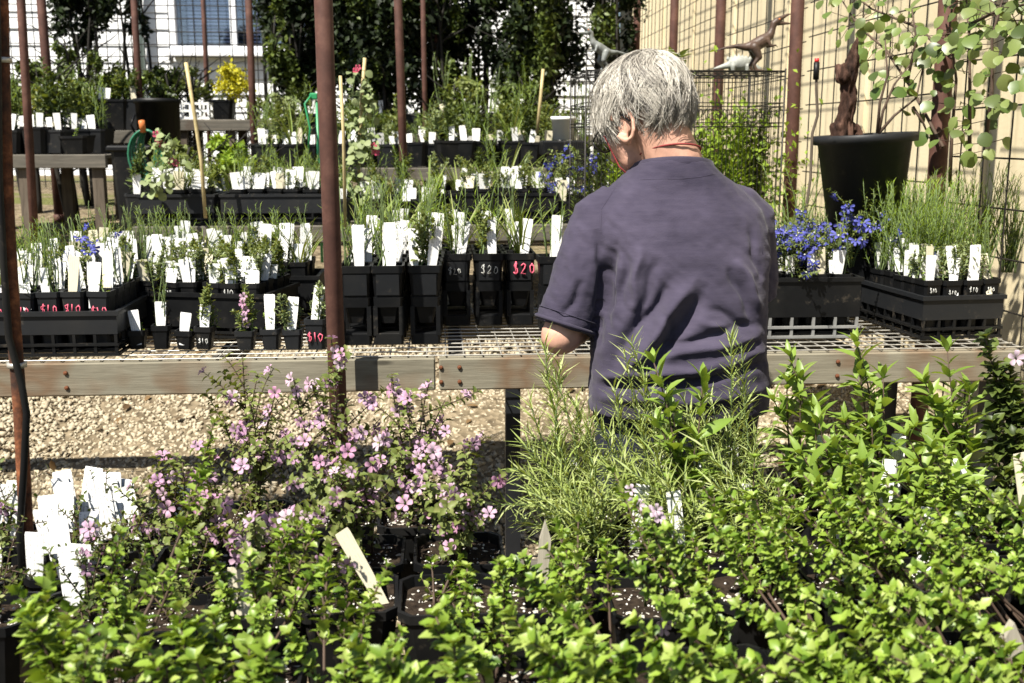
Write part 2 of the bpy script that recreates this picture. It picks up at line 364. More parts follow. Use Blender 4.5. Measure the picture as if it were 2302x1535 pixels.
def tagmat(name, col, ink, amt):
    """plastic plant tag with lines of small print running along it"""
    n = NT(name); tc = n.n('ShaderNodeTexCoord'); s = n.n('ShaderNodeSeparateXYZ'); n.l(tc.outputs['Generated'], s.inputs[0]); oi = n.n('ShaderNodeObjectInfo')
    row = n.math('PINGPONG', n.math('ADD', n.math('MULTIPLY', s.outputs['X'], 5.0), n.math('MULTIPLY', oi.outputs['Random'], .8)), .5)
    inrow = n.math('GREATER_THAN', row, .36)
    cb = n.n('ShaderNodeCombineXYZ'); n.l(n.math('FLOOR', n.math('MULTIPLY', s.outputs['X'], 5.0)), cb.inputs[0]); n.l(n.math('MULTIPLY', s.outputs['Z'], 26.0), cb.inputs[1]); n.l(n.math('MULTIPLY', oi.outputs['Random'], 37.0), cb.inputs[2])
    nz = n.noise(cb.outputs[0], 1.6, 2); word = n.math('GREATER_THAN', nz, .5)
    top = n.math('GREATER_THAN', s.outputs['Z'], .30)
    k = n.math('MULTIPLY', n.math('MULTIPLY', n.math('MULTIPLY', inrow, word), top), amt)
    c = n.mix(k, col, ink); dirt = n.noise(n.coord((1, 1, 1)), 45, 4); c = n.mix(n.ramp(dirt, [(.58, (0, 0, 0)), (.75, (.5, .5, .5))]), c, (.30, .25, .16)); M[name] = n.done(n.pbr(c, .5, .35))
tagmat('tag_white', (.82, .82, .79), (.18, .16, .17), .55)
tagmat('tag_cream', (.62, .57, .42), (.3, .26, .2), .3)
def shirt():
    n = NT('shirt_cotton'); co = n.coord(); a = n.noise(n.coord((1, 1, 7)), 22, 5, .6); b = n.noise(co, 5, 4)
    c = n.ramp(b, [(.3, (.022, .019, .033)), (.7, (.062, .053, .082))]); c = n.mix(n.ramp(a, [(.42, (0, 0, 0)), (.75, (.16, .16, .16))]), c, (.105, .090, .125))
    h = n.math('ADD', n.math('MULTIPLY', a, .5), n.noise(co, 420, 2))
    M['shirt_cotton'] = n.done(n.pbr(c, .9, .12, 0, n.bump(h, .45, .002), **{'Sheen Weight': .08, 'Sheen Roughness': .5}))
shirt()
def hair():
    n = NT('hair_strand'); hi = n.n('ShaderNodeHairInfo'); oi = n.n('ShaderNodeAttribute', attribute_name='tint').outputs['Fac']
    f = n.math('ADD', n.math('MULTIPLY', hi.outputs['Random'], .35), n.math('MULTIPLY', oi, .65))
    c = n.ramp(f, [(0, (.014, .012, .010)), (.18, (.08, .07, .058)), (.38, (.34, .31, .26)), (.7, (.58, .54, .46)), (1, (.70, .66, .58))])
    M['hair_strand'] = n.done(n.pbr(c, .38, .5))
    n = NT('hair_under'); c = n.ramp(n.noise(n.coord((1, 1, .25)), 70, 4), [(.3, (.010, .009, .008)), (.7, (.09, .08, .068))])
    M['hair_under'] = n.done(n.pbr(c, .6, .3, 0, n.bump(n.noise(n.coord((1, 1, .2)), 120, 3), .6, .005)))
hair()
def bark():
    n = NT('bark'); a = n.noise(n.coord((1, 1, .22)), 26, 6, .7); c = n.ramp(a, [(.32, (.008, .005, .004)), (.5, (.05, .026, .018)), (.68, (.15, .085, .06))])
    M['bark'] = n.done(n.pbr(c, .9, .15, 0, n.bump(a, .9, .02)))
bark()

def plastic(name, c, rough, spec):
    """moulded pot plastic, dusty and splashed with dried soil"""
    n = NT(name); co = n.coord(); oi = n.n('ShaderNodeObjectInfo'); ad = n.n('ShaderNodeVectorMath', operation='ADD'); n.l(co, ad.inputs[0]); n.l(oi.outputs['Location'], ad.inputs[1]); co = ad.outputs[0]
    a = n.noise(co, 26, 6, .7); b = n.noise(co, 7, 3); g = n.mix(n.ramp(b, [(.45, (0, 0, 0)), (.75, (.35, .35, .35))]), c, (.030, .028, .024)); g = n.mix(n.ramp(a, [(.60, (0, 0, 0)), (.74, (.7, .7, .7))]), g, (.075, .062, .045))
    r = n.math('ADD', n.math('MULTIPLY', a, .35), rough - .15)
    M[name] = n.done(n.pbr(g, r, spec, 0, n.bump(n.noise(co, 140, 3), .15, .001)))
plastic('black_plastic', (.0042, .0045, .005), .45, .22); plastic('grey_plastic', (.011, .012, .0135), .48, .26)
def cream():
    n = NT('cream_wall'); co = n.coord(); a = n.noise(n.coord((1, 5, .35)), 2.6, 6, .65); b = n.noise(co, 1.3, 4)
    c = n.ramp(b, [(.3, (.62, .525, .34)), (.7, (.72, .625, .42))]); c = n.mix(n.ramp(a, [(.50, (0, 0, 0)), (.72, (.55, .55, .55))]), c, (.40, .32, .19)); c = n.mix(n.ramp(n.noise(co, 22, 5, .7), [(.62, (0, 0, 0)), (.75, (.4, .4, .4))]), c, (.33, .27, .17))
    M['cream_wall'] = n.done(n.pbr(c, .78, .2, 0, n.bump(n.noise(co, 70, 4), .25, .003)))
cream()
leafmat('dead_leaf', [(.10, .055, .025), (.18, .11, .05), (.06, .035, .02), (.24, .17, .09)], .1, .7, .2, (1.1, .9, .6))
# ================================================================ THE SETTING
def ground():
    xs = np.concatenate([np.linspace(-80, -8, 10), np.linspace(-7, 5, 61), np.linspace(6, 60, 8)])
    ys = np.concatenate([np.linspace(-60, -3, 8), np.linspace(-2, 13, 101), np.linspace(15, 90, 9)])
    nx, ny = len(xs), len(ys); v = []
    for y in ys:
        for x in xs:
            b = .02 * mnoise.noise(Vector((x * 1.3, y * 1.3, 0))) if abs(x) < 8 and y < 13 else 0
            v.append((x, y, tz(y) + b))
    f = [(j * nx + i, j * nx + i + 1, (j + 1) * nx + i + 1, (j + 1) * nx + i) for j in range(ny - 1) for i in range(nx - 1)]
    mb = MB(); mb.add(v, f, 0, True); struct(mb.build('ground', M['ground_gravel']))
ground()

def ico(sub=0):
    bm = bmesh.new(); bmesh.ops.create_icosphere(bm, subdivisions=sub + 1, radius=1.0); bm.verts.ensure_lookup_table()
    v = np.array([x.co[:] for x in bm.verts]); f = np.array([[q.index for q in p.verts] for p in bm.faces]); bm.free(); return v, f
ICO = ico(0)
def randrot(n, tilt=1.0):
    q = np.random.normal(size=(n, 4)); q /= np.linalg.norm(q, axis=1)[:, None]; w_, x, y, z = q.T
    return np.stack([np.stack([1 - 2 * (y * y + z * z), 2 * (x * y - z * w_), 2 * (x * z + y * w_)], 1), np.stack([2 * (x * y + z * w_), 1 - 2 * (x * x + z * z), 2 * (y * z - x * w_)], 1), np.stack([2 * (x * z - y * w_), 2 * (y * z + x * w_), 1 - 2 * (x * x + y * y)], 1)], 1)
def pebbles():
    n = 40000; x = np.random.uniform(-2.3, 2.4, n); y = 2.95 + 2.5 * np.random.uniform(0, 1, n) ** .9
    z = np.interp(y, TY, TZ) + .004; s = .0055 + .010 * np.random.uniform(0, 1, n) ** 1.6
    S = np.stack([s, s * np.random.uniform(.65, 1, n), s * np.random.uniform(.5, .8, n)], 1)
    A = randrot(n) * S[:, None, :]
    v = np.array([[1, 0, 0], [-1, 0, 0], [0, 1, 0], [0, -1, 0], [0, 0, 1], [0, 0, -1.0]]) * (1.15 + .15 * np.random.uniform(-1, 1, (6, 1))); f = np.array([[0, 2, 4], [2, 1, 4], [1, 3, 4], [3, 0, 4], [2, 0, 5], [1, 2, 5], [3, 1, 5], [0, 3, 5]])
    o = scatter((v, f), M['pebble'], A, np.stack([x, y, z], 1), np.random.rand(n), 'gravel', kind='stuff')
    tag(o, 'tan pebble gravel covering the bank under the middle bench', 'gravel')
pebbles()
def litter():
    n = 420; x = np.random.uniform(-2.2, 2.2, n); y = np.random.uniform(3.0, 5.4, n); z = np.interp(y, TY, TZ) + .016
    D = np.stack([np.random.normal(size=n), np.random.normal(size=n), np.random.normal(size=n) * .25], 1); U = np.stack([np.random.normal(size=n) * .4, np.random.normal(size=n) * .4, np.ones(n)], 1)
    o = scatter(LEAF['small'], M['dead_leaf'], basis_v(D, U) * np.random.uniform(.02, .055, n)[:, None, None], np.stack([x, y, z], 1), np.random.rand(n), 'leaf_litter', kind='stuff'); tag(o, 'dry brown leaf litter strewn over the gravel', 'leaf litter')
litter()

# ---- white weatherboard house behind the back fence
HY = 11.5
def house():
    h = tag(empty('house', (0, HY, tz(HY))), 'white weatherboard house with a sliding window behind the wire fence', 'house')
    bw, x0, x1 = .165, -9.0, 1.9; zb = .12
    wx0, wx1 = -2.62, -1.05; wz0, wz1 = 1.30, 2.55         # window opening relative to base
    mb = MB(); mb.box((( x0 + x1) / 2, .35, 1.5), (x1 - x0, .02, 3.4)); 
    wall = MB()
    wall.box(((x0 + wx0) / 2, .06, 1.6), (wx0 - x0, .06, 3.4)); wall.box(((wx1 + x1) / 2, .06, 1.6), (x1 - wx1, .06, 3.4))
    wall.box(((wx0 + wx1) / 2, .06, (wz0 - .1) / 2), (wx1 - wx0, .06, wz0 + .1)); wall.box(((wx0 + wx1) / 2, .06, (wz1 + 3.3) / 2), (wx1 - wx0, .06, 3.3 - wz1))
    wo_ = wall.build('wall', M['house_white'], h)
    k = 0
    z = -.02
    while z < 3.25:
        spans = [(x0, x1)] if (z + bw < wz0 - .07 or z > wz1 + .07) else [(x0, wx0 - .075), (wx1 + .075, x1)]
        for a, b in spans:
            q = MB(); L = b - a
            q.add([(a, 0.03, z), (b, 0.03, z), (b, .006, z + .004), (a, .006, z + .004), (a, .020, z + bw - .004), (b, .020, z + bw - .004)], [(0, 1, 2, 3), (3, 2, 5, 4), (0, 4, 5, 1), (0, 3, 4), (1, 5, 2)])
            q.build('weatherboard', M['house_white'], wo_)
        z += bw
    wdw = MB()
    t = .07
    for (a, b, c, d) in ((wx0 - t, wx1 + t, wz0 - t, wz0), (wx0 - t, wx1 + t, wz1, wz1 + t), (wx0 - t, wx0, wz0, wz1), (wx1, wx1 + t, wz0, wz1)):
        wdw.box(((a + b) / 2, -.015, (c + d) / 2), (b - a, .09, d - c), bev=.006)
    wf = wdw.build('window', M['frame_white'], h)
    q = MB(); q.box(((wx0 + wx1) / 2, -.06, wz0 - t - .012), (wx1 - wx0 + .24, .10, .03)); q.build('sill', M['frame_white'], wf)
    mid = wx0 + .57
    q = MB(); q.box((mid, -.012, (wz0 + wz1) / 2), (.06, .05, wz1 - wz0)); q.build('mullion', M['frame_white'], wf)
    for a, b in ((wx0, mid - .03), (mid + .03, wx1)):
        q = MB(); q.box(((a + b) / 2, .01, (wz0 + wz1) / 2), (b - a, .006, wz1 - wz0)); q.build('pane', M['pane_glass'], wf)
    q = MB()
    for i in range(36): q.box(((wx0 + wx1) / 2, .06, wz0 + .02 + i * .035), (wx1 - wx0 - .02, .022, .004), rot=np.array([[1, 0, 0], [0, .6, -.8], [0, .8, .6]]))
    q.build('blind', M['blind'], wf, kind='stuff')
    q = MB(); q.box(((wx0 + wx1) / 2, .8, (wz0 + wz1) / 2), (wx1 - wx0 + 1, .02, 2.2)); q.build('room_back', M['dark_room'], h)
    q = MB(); q.tube([(-2.98, -.09, 0), (-2.98, -.09, 3.3)], .045, 12); dp = q.build('downpipe', M['downpipe'], h)
    for zz in (.8, 2.3):
        q = MB(); q.box((-2.98, -.06, zz), (.13, .06, .03)); q.build('bracket', M['downpipe'], dp)
    q = MB(); q.box(((x0 + x1) / 2, -.28, 3.42), (x1 - x0 + .6, .7, .05)); q.build('eave', M['frame_white'], h)
    q = MB(); q.add([(x0 - .4, -.7, 3.45), (x1 + .3, -.7, 3.45), (x1 + .3, 3.2, 5.0), (x0 - .4, 3.2, 5.0), (x0 - .4, 3.2, 3.45), (x1 + .3, 3.2, 3.45)], [(0, 1, 2, 3), (0, 4, 5, 1), (0, 3, 4), (1, 5, 2), (3, 2, 5, 4)])
    q.build('roof', M['roof_grey'], h)
    q = MB(); q.box(((x0 + x1) / 2, -.68, 3.42), (x1 - x0 + .6, .12, .1), bev=.02); q.build('gutter', M['frame_white'], h)
house()

# ---- cream wall running away on the right
WX = 2.12
def cream_wall():
    r = tag(empty('boundary_wall', (WX, 6, 0)), 'cream boundary wall of upright sheets behind the wire trellis', 'wall')
    y = 1.6; pw = 1.2
    while y < 11.3:
        q = MB(); zb = tz(y) - .3; zt = 3.6
        q.box((0, y + pw / 2 - 6, (zb + zt) / 2), (.06, pw - .012, zt - zb), bev=.004); q.build('panel', M['cream_wall'], r)
        q = MB(); q.box((-.038, y - 6, (zb + zt) / 2), (.016, .05, zt - zb)); q.build('batten', M['cream_wall'], r)
        y += pw
    q = MB(); q.box((0, .45, 3.63), (.12, 9.9, .05), bev=.008); q.build('capping', M['cream_wall'], r)
cream_wall()

def wire_panel(name, parent, p0, p1, z0, z1, pu, pv, rad, mat):
    """welded mesh between two posts: upright and level wires"""
    p0 = np.asarray(p0, float); p1 = np.asarray(p1, float); L = np.linalg.norm((p1 - p0)[:2]); d = (p1 - p0) / L; nrm2 = np.array([d[1], -d[0], 0])
    q = MB(); nu = int(L / pu)
    for i in range(nu + 1):
        a = p0 + d * (i + .5) * pu * L / ((nu + 1) * pu); j = rnd(-.006, .006)
        q.tube([a + [0, 0, z0], a + nrm2 * j + [0, 0, (z0 + z1) / 2], a + [0, 0, z1]], rad, 4, cap=False)
    z = z0 + pv * .5
    while z < z1:
        j = rnd(-.006, .006)
        q.tube([p0 + [0, 0, z] + nrm2 * rad * 2, (p0 + p1) / 2 + [0, 0, z + j] + nrm2 * rad * 2, p1 + [0, 0, z] + nrm2 * rad * 2], rad, 4, cap=False); z += pv
    return q.build(name, mat, parent, kind='stuff')

# ---- right wire trellis with its rusty posts
FX = 1.65
RP = [2.25, 3.47, 4.92, 6.32, 7.6, 9.0]
def right_fence():
    r = tag(empty('wire_trellis', (0, 0, 0)), 'open wire mesh trellis on rust-red posts along the cream wall', 'trellis')
    for i, y in enumerate(RP):
        q = MB(); g = tz(y); rr = .030
        q.tube([(0, 0, -.2), (rnd(-.012, .012), 0, 1.2), (rnd(-.02, .02), 0, 3.4 - g)], [rr, rr, rr * .97], 16); q.build('post', M['rust_post'], r, (FX, y, g))
        if i:
            wire_panel('mesh', r, (FX + .036, RP[i - 1] + .02, 0), (FX + .036, y - .02, 0), tz(y) + .1, 3.3, .15, .15, .0028, M['wire_dark'])
right_fence()

# ---- back wire fence
BY = 9.15
def back_fence():
    r = tag(empty('wire_fence', (0, BY, tz(BY))), 'black square wire fence across the back in front of the white house', 'fence')
    xs = [-5.6, -4.2, -2.8, -1.4, 0, 1.5]
    for i in range(5):
        wire_panel('mesh', r, (xs[i], 0, 0), (xs[i + 1], 0, 0), .02, 2.35, .10, .10, .0042, M['wire_dark'])
    for x in xs:
        q = MB(); q.tube([(x, .04, -.2), (x, .04, 2.45)], .016, 8); q.build('picket', M['wire_dark'], r)
back_fence()

# ---- posts of the shade frame
def post(px, py, Y, dpx, label, top=3.3, lean=None):
    a = at(px, py, Y=Y); b = lean and at(*lean, Y=Y); dia = dpx * Y / 2400
    q = MB(); g = tz(Y)
    # straight line through the two seen points
    if b is None: p0, p1 = V(a[0], Y, g - .25), V(a[0], Y, top)
    else:
        d = (b - a) / (b[2] - a[2]); p0 = a + d * (g - .25 - a[2]); p1 = a + d * (top - a[2])
    mid = (p0 + p1) / 2
    o = tag(empty('steel_post', (p0[0], p0[1], g)), label, 'post', 'upright posts of the shade frame')
    q.tube([p0 - [p0[0], p0[1], g], mid - [p0[0], p0[1], g] + [rnd(-.004, .004), 0, 0], p1 - [p0[0], p0[1], g]], dia / 2, 14)
    q.build('pipe', M['rust_post'], o)
    q = MB(); q.tube([(0, 0, 0), (0, 0, .05)], dia / 2 + .006, 14); q.build('collar', M['rust_post'], o)
    return o
post(737, 200, 2.74, 40, 'thick dark red-brown post rising through the middle of the bench', lean=(756, 740))
post(52, 100, 5.6, 18, 'brown post standing beside the mesh at upper left, leaning slightly', lean=(72, 440))
post(97, 50, 7.2, 19, 'light rusty post behind the hanging dark creeper', lean=(106, 160))
post(304, 40, 7.6, 14, 'slim rusty post beside the tall black bin', lean=(318, 280))
post(458, 40, 8.6, 9, 'thinnest post, crossing the white window', lean=(466, 220))
post(560, 60, 7.0, 15, 'rusty post just right of the white window', lean=(571, 330))
post(895, 40, 5.7, 18, 'red-brown post in front of the dark shrubs, second right of the thick post', lean=(908, 420))
post(952, 40, 6.8, 11, 'narrow red-brown post next to the dark shrub trunk', lean=(958, 360))
post(979, 40, 8.2, 8, 'thin rusty post at the centre of the dark shrubs', lean=(983, 280))

# ================================================================ BENCHES
def mesh_top(name, parent, x0, x1, y0, y1, z, pu, pv, rad, mat):
    q = MB(); n = int((x1 - x0) / pu); m_ = int((y1 - y0) / pv)
    for i in range(n + 1):
        x = x0 + (x1 - x0) * i / n + rnd(-.002, .002); q.tube([(x, y0, z), (x, (y0 + y1) / 2, z - .004), (x, y1, z)], rad, 5, cap=False)
    for j in range(m_ + 1):
        y = y0 + (y1 - y0) * j / m_; q.tube([(x0, y, z + rad * 1.7), (x0 * .3 + x1 * .7, y, z + rad * 1.7 - .002), (x1, y, z + rad * 1.7)], rad, 5, cap=False)
    return q.build(name, mat, parent, kind='stuff')
BZ = .83; BY0 = 2.82; BY1 = 3.62
def middle_bench():
    r = tag(empty('plant_bench', (0, BY0, 0)), 'long timber-edged wire mesh bench across the middle', 'bench')
    q = MB(); q.box((-1.18, .022, BZ - .054), (2.34, .045, .090), bev=.004); q.build('rail', M['timber'], r)
    q = MB(); q.box((.815, .0225, BZ - .055), (1.63, .045, .088), bev=.004); q.build('rail', M['timber'], r)
    q = MB(); q.box((-.335, BY1 - BY0 - .022, BZ - .054), (3.93, .045, .090), bev=.004); q.build('rail', M['timber'], r)
    for x in (-1.9, -1.25, -.62, .05, .62, 1.2, 1.6):
        q = MB(); q.box((x, (BY1 - BY0) / 2, BZ - .066), (.04, BY1 - BY0 - .094, .06)); q.build('cross_rail', M['timber_old'], r)
    for x in (-2.0, -.98, .005, .055, 1.1, 1.58):
        for zz in (-.035, -.075):
            q = MB(); q.lathe([(.001, 0), (.006, 0), (.006, .003), (.003, .005), (.001, .005)], (0, 0, 0), 10, axis=(0, -1, 0)); q.build('screw', M['rust_pipe'], r, (x, -.001, BZ + zz))
    mesh_top('mesh_top', r, -2.3, 1.63, .004, BY1 - BY0 - .004, BZ - .005, .050, .054, .0022, M['galv'])
    for x, y in ((-2.0, .07), (.21, .16), (1.58, .07), (-2.0, .74), (1.58, .74), (.62, .74)):
        q = MB(); g = tz(BY0 + y); q.box((x, y, (BZ - .1 + g - .02) / 2), (.042, .042, BZ - .1 - g + .02)); q.build('leg', M['dark_metal'], r)
middle_bench()
FZ = .57
def front_bench():
    r = tag(empty('plant_bench', (0, 1.4, 0)), 'low weathered timber bench with wire top under the nearest pots', 'bench')
    for y, nm in ((-.72, 'rail'), (.0, 'rail'), (.62, 'rail')):
        q = MB(); q.box((.15, y, FZ - .05), (2.9, .045, .085), bev=.004); q.build(nm, M['timber_old'], r)
    for x in (-1.1, -.4, .3, 1.0):
        for a, b in ((-.695, -.025), (.025, .595)):
            q = MB(); q.box((x, (a + b) / 2, FZ - .062), (.04, b - a, .06)); q.build('cross_rail', M['timber_old'], r)
    mesh_top('mesh_top', r, -1.3, 1.6, -.74, .64, FZ - .004, .05, .05, .0018, M['wire_dark'])
    for x in (-1.2, .1, 1.5):
        for y in (-.68, .58):
            q = MB(); q.box((x, y, (FZ - .1) / 2 - .01), (.06, .045, FZ - .08)); q.build('leg', M['timber_post'], r)
front_bench()
def back_bench(x0, x1, y0, y1, z, label, legs=None, rail=.075):
    r = tag(empty('plant_bench', ((x0 + x1) / 2, y0, tz(y0))), label, 'bench', 'low benches on the upper terrace')
    g = tz(y0); L = x1 - x0; h = z - g
    q = MB(); q.box((0, 0.02, h - rail / 2), (L, .04, rail), bev=.004); q.build('rail', M['timber_old'], r)
    q = MB(); q.box((0, y1 - y0 - .02, h - rail / 2), (L, .04, rail), bev=.004); q.build('rail', M['timber_old'], r)
    n = max(3, int((y1 - y0 - .09) / .1))
    for i in range(n):
        y = .045 + (y1 - y0 - .09) * (i + .5) / n; q = MB(); q.box((0, y, h - .012), (L - .01, (y1 - y0 - .09) / n - .015, .02), bev=.002); q.build('slat', M['timber_old'], r)
    for x in (legs or [-L / 2 + .06, 0, L / 2 - .06]):
        for y in (.06, y1 - y0 - .06):
            g2 = tz(y0 + y) - g; q = MB(); q.box((x, y, (h - .06 + g2) / 2 - .02), (.06, .06, h - .06 - g2 + .06)); q.build('leg', M['timber_post'], r)
    return r
B2Z, B2Y = 1.017, 4.85
B3Z, B3Y = 1.237, 6.2
B4Z, B4Y = 1.43, 7.5
back_bench(at(295, 505, Y=B2Y)[0], 1.2, B2Y, B2Y + .75, B2Z, 'second bench back, under the two dark crates')
back_bench(at(560, 380, Y=B3Y)[0], 1.3, B3Y, B3Y + .7, B3Z, 'third bench back, behind the climbing plant on a cane')
back_bench(at(660, 300, Y=B4Y)[0], 1.3, B4Y, B4Y + .6, B4Z, 'farthest bench, at the foot of the dark shrubs')
back_bench(at(-140, 345, Y=B3Y)[0], at(243, 345, Y=B3Y)[0], B3Y - .05, B3Y + .75, 1.315, 'grey timber bench with open legs at upper left')
back_bench(at(190, 293, Y=7.3)[0], at(318, 293, Y=7.3)[0], 7.3, 7.9, 1.455, 'short plank bench next to the black bins', rail=.085)
back_bench(at(385, 268, Y=7.6)[0], at(640, 268, Y=7.6)[0], 7.6, 8.2, 1.53, 'plank bench under the white window')
# ================================================================ POTS AND PLANTS: builders
ORD = ['first', 'second', 'third', 'fourth', 'fifth', 'sixth', 'seventh', 'eighth', 'ninth', 'tenth', 'eleventh', 'twelfth', 'thirteenth', 'fourteenth']
def sqring(w, z, c):
    h = w / 2; k = h - c
    return [(-k, -h, z), (k, -h, z), (h, -k, z), (h, k, z), (k, h, z), (-k, h, z), (-h, k, z), (-h, -k, z)]
def loft(mb, rings, mat=0, cap0=True, cap1=False, smooth=False):
    n = len(rings[0]); v = [p for r in rings for p in r]
    f = [(i * n + j, i * n + (j + 1) % n, (i + 1) * n + (j + 1) % n, (i + 1) * n + j) for i in range(len(rings) - 1) for j in range(n)]
    if cap0: f.append(tuple(range(n))[::-1])
    if cap1: f.append(tuple((len(rings) - 1) * n + j for j in range(n)))
    mb.add(v, f, mat, smooth)
_mesh = {}
def pot_mesh(w, h, mat='black_plastic', lip=.004, taper=.8, rimh=.014):
    k = ('pot', w, h, mat)
    if k not in _mesh:
        q = MB(); c = w * .12
        loft(q, [sqring(w * taper, 0, c), sqring(w * (.99 - .01), h - rimh, c), sqring(w + lip, h - rimh, c), sqring(w + lip, h, c), sqring(w - .006, h, c), sqring(w * .93, h - .025, c)], 0)
        _mesh[k] = q.mesh('pot', M[mat])
    return _mesh[k]
def soil_mesh(w, big=False):
    k = ('soil', w)
    if k not in _mesh:
        q = MB(); n = 9 if big else 4; s = w * .93 / 2; v = []
        for j in range(n + 1):
            for i in range(n + 1):
                x, y = -s + 2 * s * i / n, -s + 2 * s * j / n; v.append((x, y, rnd(-.005, .004)))
        q.add(v, [(j * (n + 1) + i, j * (n + 1) + i + 1, (j + 1) * (n + 1) + i + 1, (j + 1) * (n + 1) + i) for j in range(n) for i in range(n)], 0, True)
        _mesh[k] = q.mesh('soil', M['soil'])
    return _mesh[k]
def perlite_mesh(w):
    k = ('perlite', w)
    if k not in _mesh:
        n = 60; s = np.random.uniform(.0007, .0022, n); P = np.stack([np.random.uniform(-.44, .44, n) * w, np.random.uniform(-.44, .44, n) * w, np.full(n, .002)], 1)
        o = scatter(ICO, M['perlite'], randrot(n) * s[:, None, None], P, np.random.rand(n), 'perlite'); _mesh[k] = o.data; bpy.data.objects.remove(o)
    return _mesh[k]
def tag_mesh(w, h, mat, shape=0):
    k = ('tag', w, h, mat, shape)
    if k not in _mesh:
        t = .0008; q = MB(); a = w / 2; tp = .82 if shape == 0 else 1.0
        out = [(-a * .62, -.03), (a * .62, -.03), (a * .84, h * .25), (a * .92, h * .5), (a, h * .95), (a * .93, h), (-a * .93, h), (-a, h * .95), (-a * .92, h * .5), (-a * .84, h * .25)]
        if shape == 1: out = [(-a * .12, -.03), (a * .12, -.03), (a * .9, h * .12), (a, h * .2), (a, h * .97), (a * .9, h), (-a * .9, h), (-a, h * .97), (-a, h * .2), (-a * .9, h * .12)]
        n = len(out); v = [(x, -t, z) for x, z in out] + [(x, t, z) for x, z in out]
        q.add(v, [tuple(range(n)), tuple(range(2 * n - 1, n - 1, -1))] + [(i, n + i, n + (i + 1) % n, (i + 1) % n) for i in range(n)])
        _mesh[k] = q.mesh('plant_tag', M[mat])
    return _mesh[k]
def add_pot(root, w, h, mat='black_plastic', big=False, **kw):
    link('pot', pot_mesh(w, h, mat, **kw), root); link('soil', soil_mesh(w, big), root, (0, 0, h - .016), random.choice([0, 1, 2, 3]) * math.pi / 2)
    if big: link('perlite', perlite_mesh(w), root, (0, 0, h - .015), rnd(0, 6), kind='stuff')
def add_tag(root, x, y, z, w=.026, h=.095, mat='tag_white', rz=None, tilt=None, roll=None, shape=0):
    o = link('plant_tag', tag_mesh(w, h, mat, shape), root, (x, y, z))
    o.rotation_euler = (rnd(-.22, .05) if tilt is None else tilt, rnd(-.14, .14) if roll is None else roll, rnd(-.35, .35) if rz is None else rz); return o

# strokes of hand-painted prices
GLY = {'$': [[(.75, .78), (.5, .9), (.25, .76), (.32, .58), (.66, .46), (.74, .28), (.5, .12), (.22, .24)], [(.5, 1.02), (.48, 0)]],
       '1': [[(.45, .95), (.5, .08)]], '2': [[(.2, .72), (.42, .9), (.68, .76), (.6, .5), (.2, .1), (.78, .12)]],
       '0': [[(.5, .86), (.24, .66), (.24, .3), (.5, .1), (.76, .3), (.76, .66), (.5, .86)]]}
def price(parent, text, x0, z0, size, y, mat, rad, wob=.0):
    q = MB(); x = x0; size *= rnd(.85, 1.12); z0 += rnd(-.004, .004); wob *= 2
    for ch in text:
        sh = .75 if ch == '1' else 1.0
        for st in GLY[ch]:
            q.tube([(x + (a - (.2 if ch == '1' else 0)) * size * .62 + rnd(-1, 1) * wob, y, z0 + b * size + rnd(-1, 1) * wob) for a, b in st], rad, 5)
        x += size * .62 * sh
    return q.build('price', M[mat], parent)

def leaves_out(root, L, tpl, mat, nobj=0, name='leaf'):
    """L: (pos, dir, up, size); the largest nobj become leaves of their own, the rest one mass"""
    if not L: return
    key = ('tpl', tpl, mat)
    if nobj:
        if key not in _mesh:
            q = MB(); q.add(LEAF[tpl][0], [tuple(f) for f in LEAF[tpl][1]], 0, True); _mesh[key] = q.mesh(name, M[mat])
        order = sorted(range(len(L)), key=lambda i: -(L[i][3] * (1 + L[i][0][2] * 2) * rnd(.8, 1.2)))
        pick = set(order[:nobj])
        for i in pick:
            p, d, up, s = L[i]; o = link(name, _mesh[key], root); B = basis(d, up) * s
            o.matrix_basis = Matrix(((*B[0], p[0]), (*B[1], p[1]), (*B[2], p[2]), (0, 0, 0, 1)))
        L = [l for i, l in enumerate(L) if i not in pick]
    if L:
        A = basis_v([l[1] for l in L], [l[2] for l in L]) * np.array([l[3] for l in L])[:, None, None]; scatter(LEAF[tpl], M[mat], A, np.array([l[0] for l in L]), np.random.rand(len(L)), 'foliage', root, 'stuff')
def bez(p0, p1, p2, n):
    t = np.linspace(0, 1, n)[:, None]; return (1 - t) ** 2 * p0 + 2 * t * (1 - t) * p1 + t * t * p2
def stem_path(base, tip, bend=.15, n=7):
    base, tip = np.asarray(base, float), np.asarray(tip, float); L = np.linalg.norm(tip - base)
    c = base + (tip - base) * .5 + np.array([rnd(-1, 1), rnd(-1, 1), rnd(0, .6)]) * L * bend
    return bez(base, c, tip, n)
def along(path, t):
    k = t * (len(path) - 1); i = min(int(k), len(path) - 2); u = k - i
    return path[i] * (1 - u) + path[i + 1] * u, nrm(path[i + 1] - path[i])
def ring_dir(T, a, spread):
    u = nrm(np.cross(T, [.3, 1, .1])); b = np.cross(T, u); return nrm(T * math.cos(spread) + (u * math.cos(a) + b * math.sin(a)) * math.sin(spread))

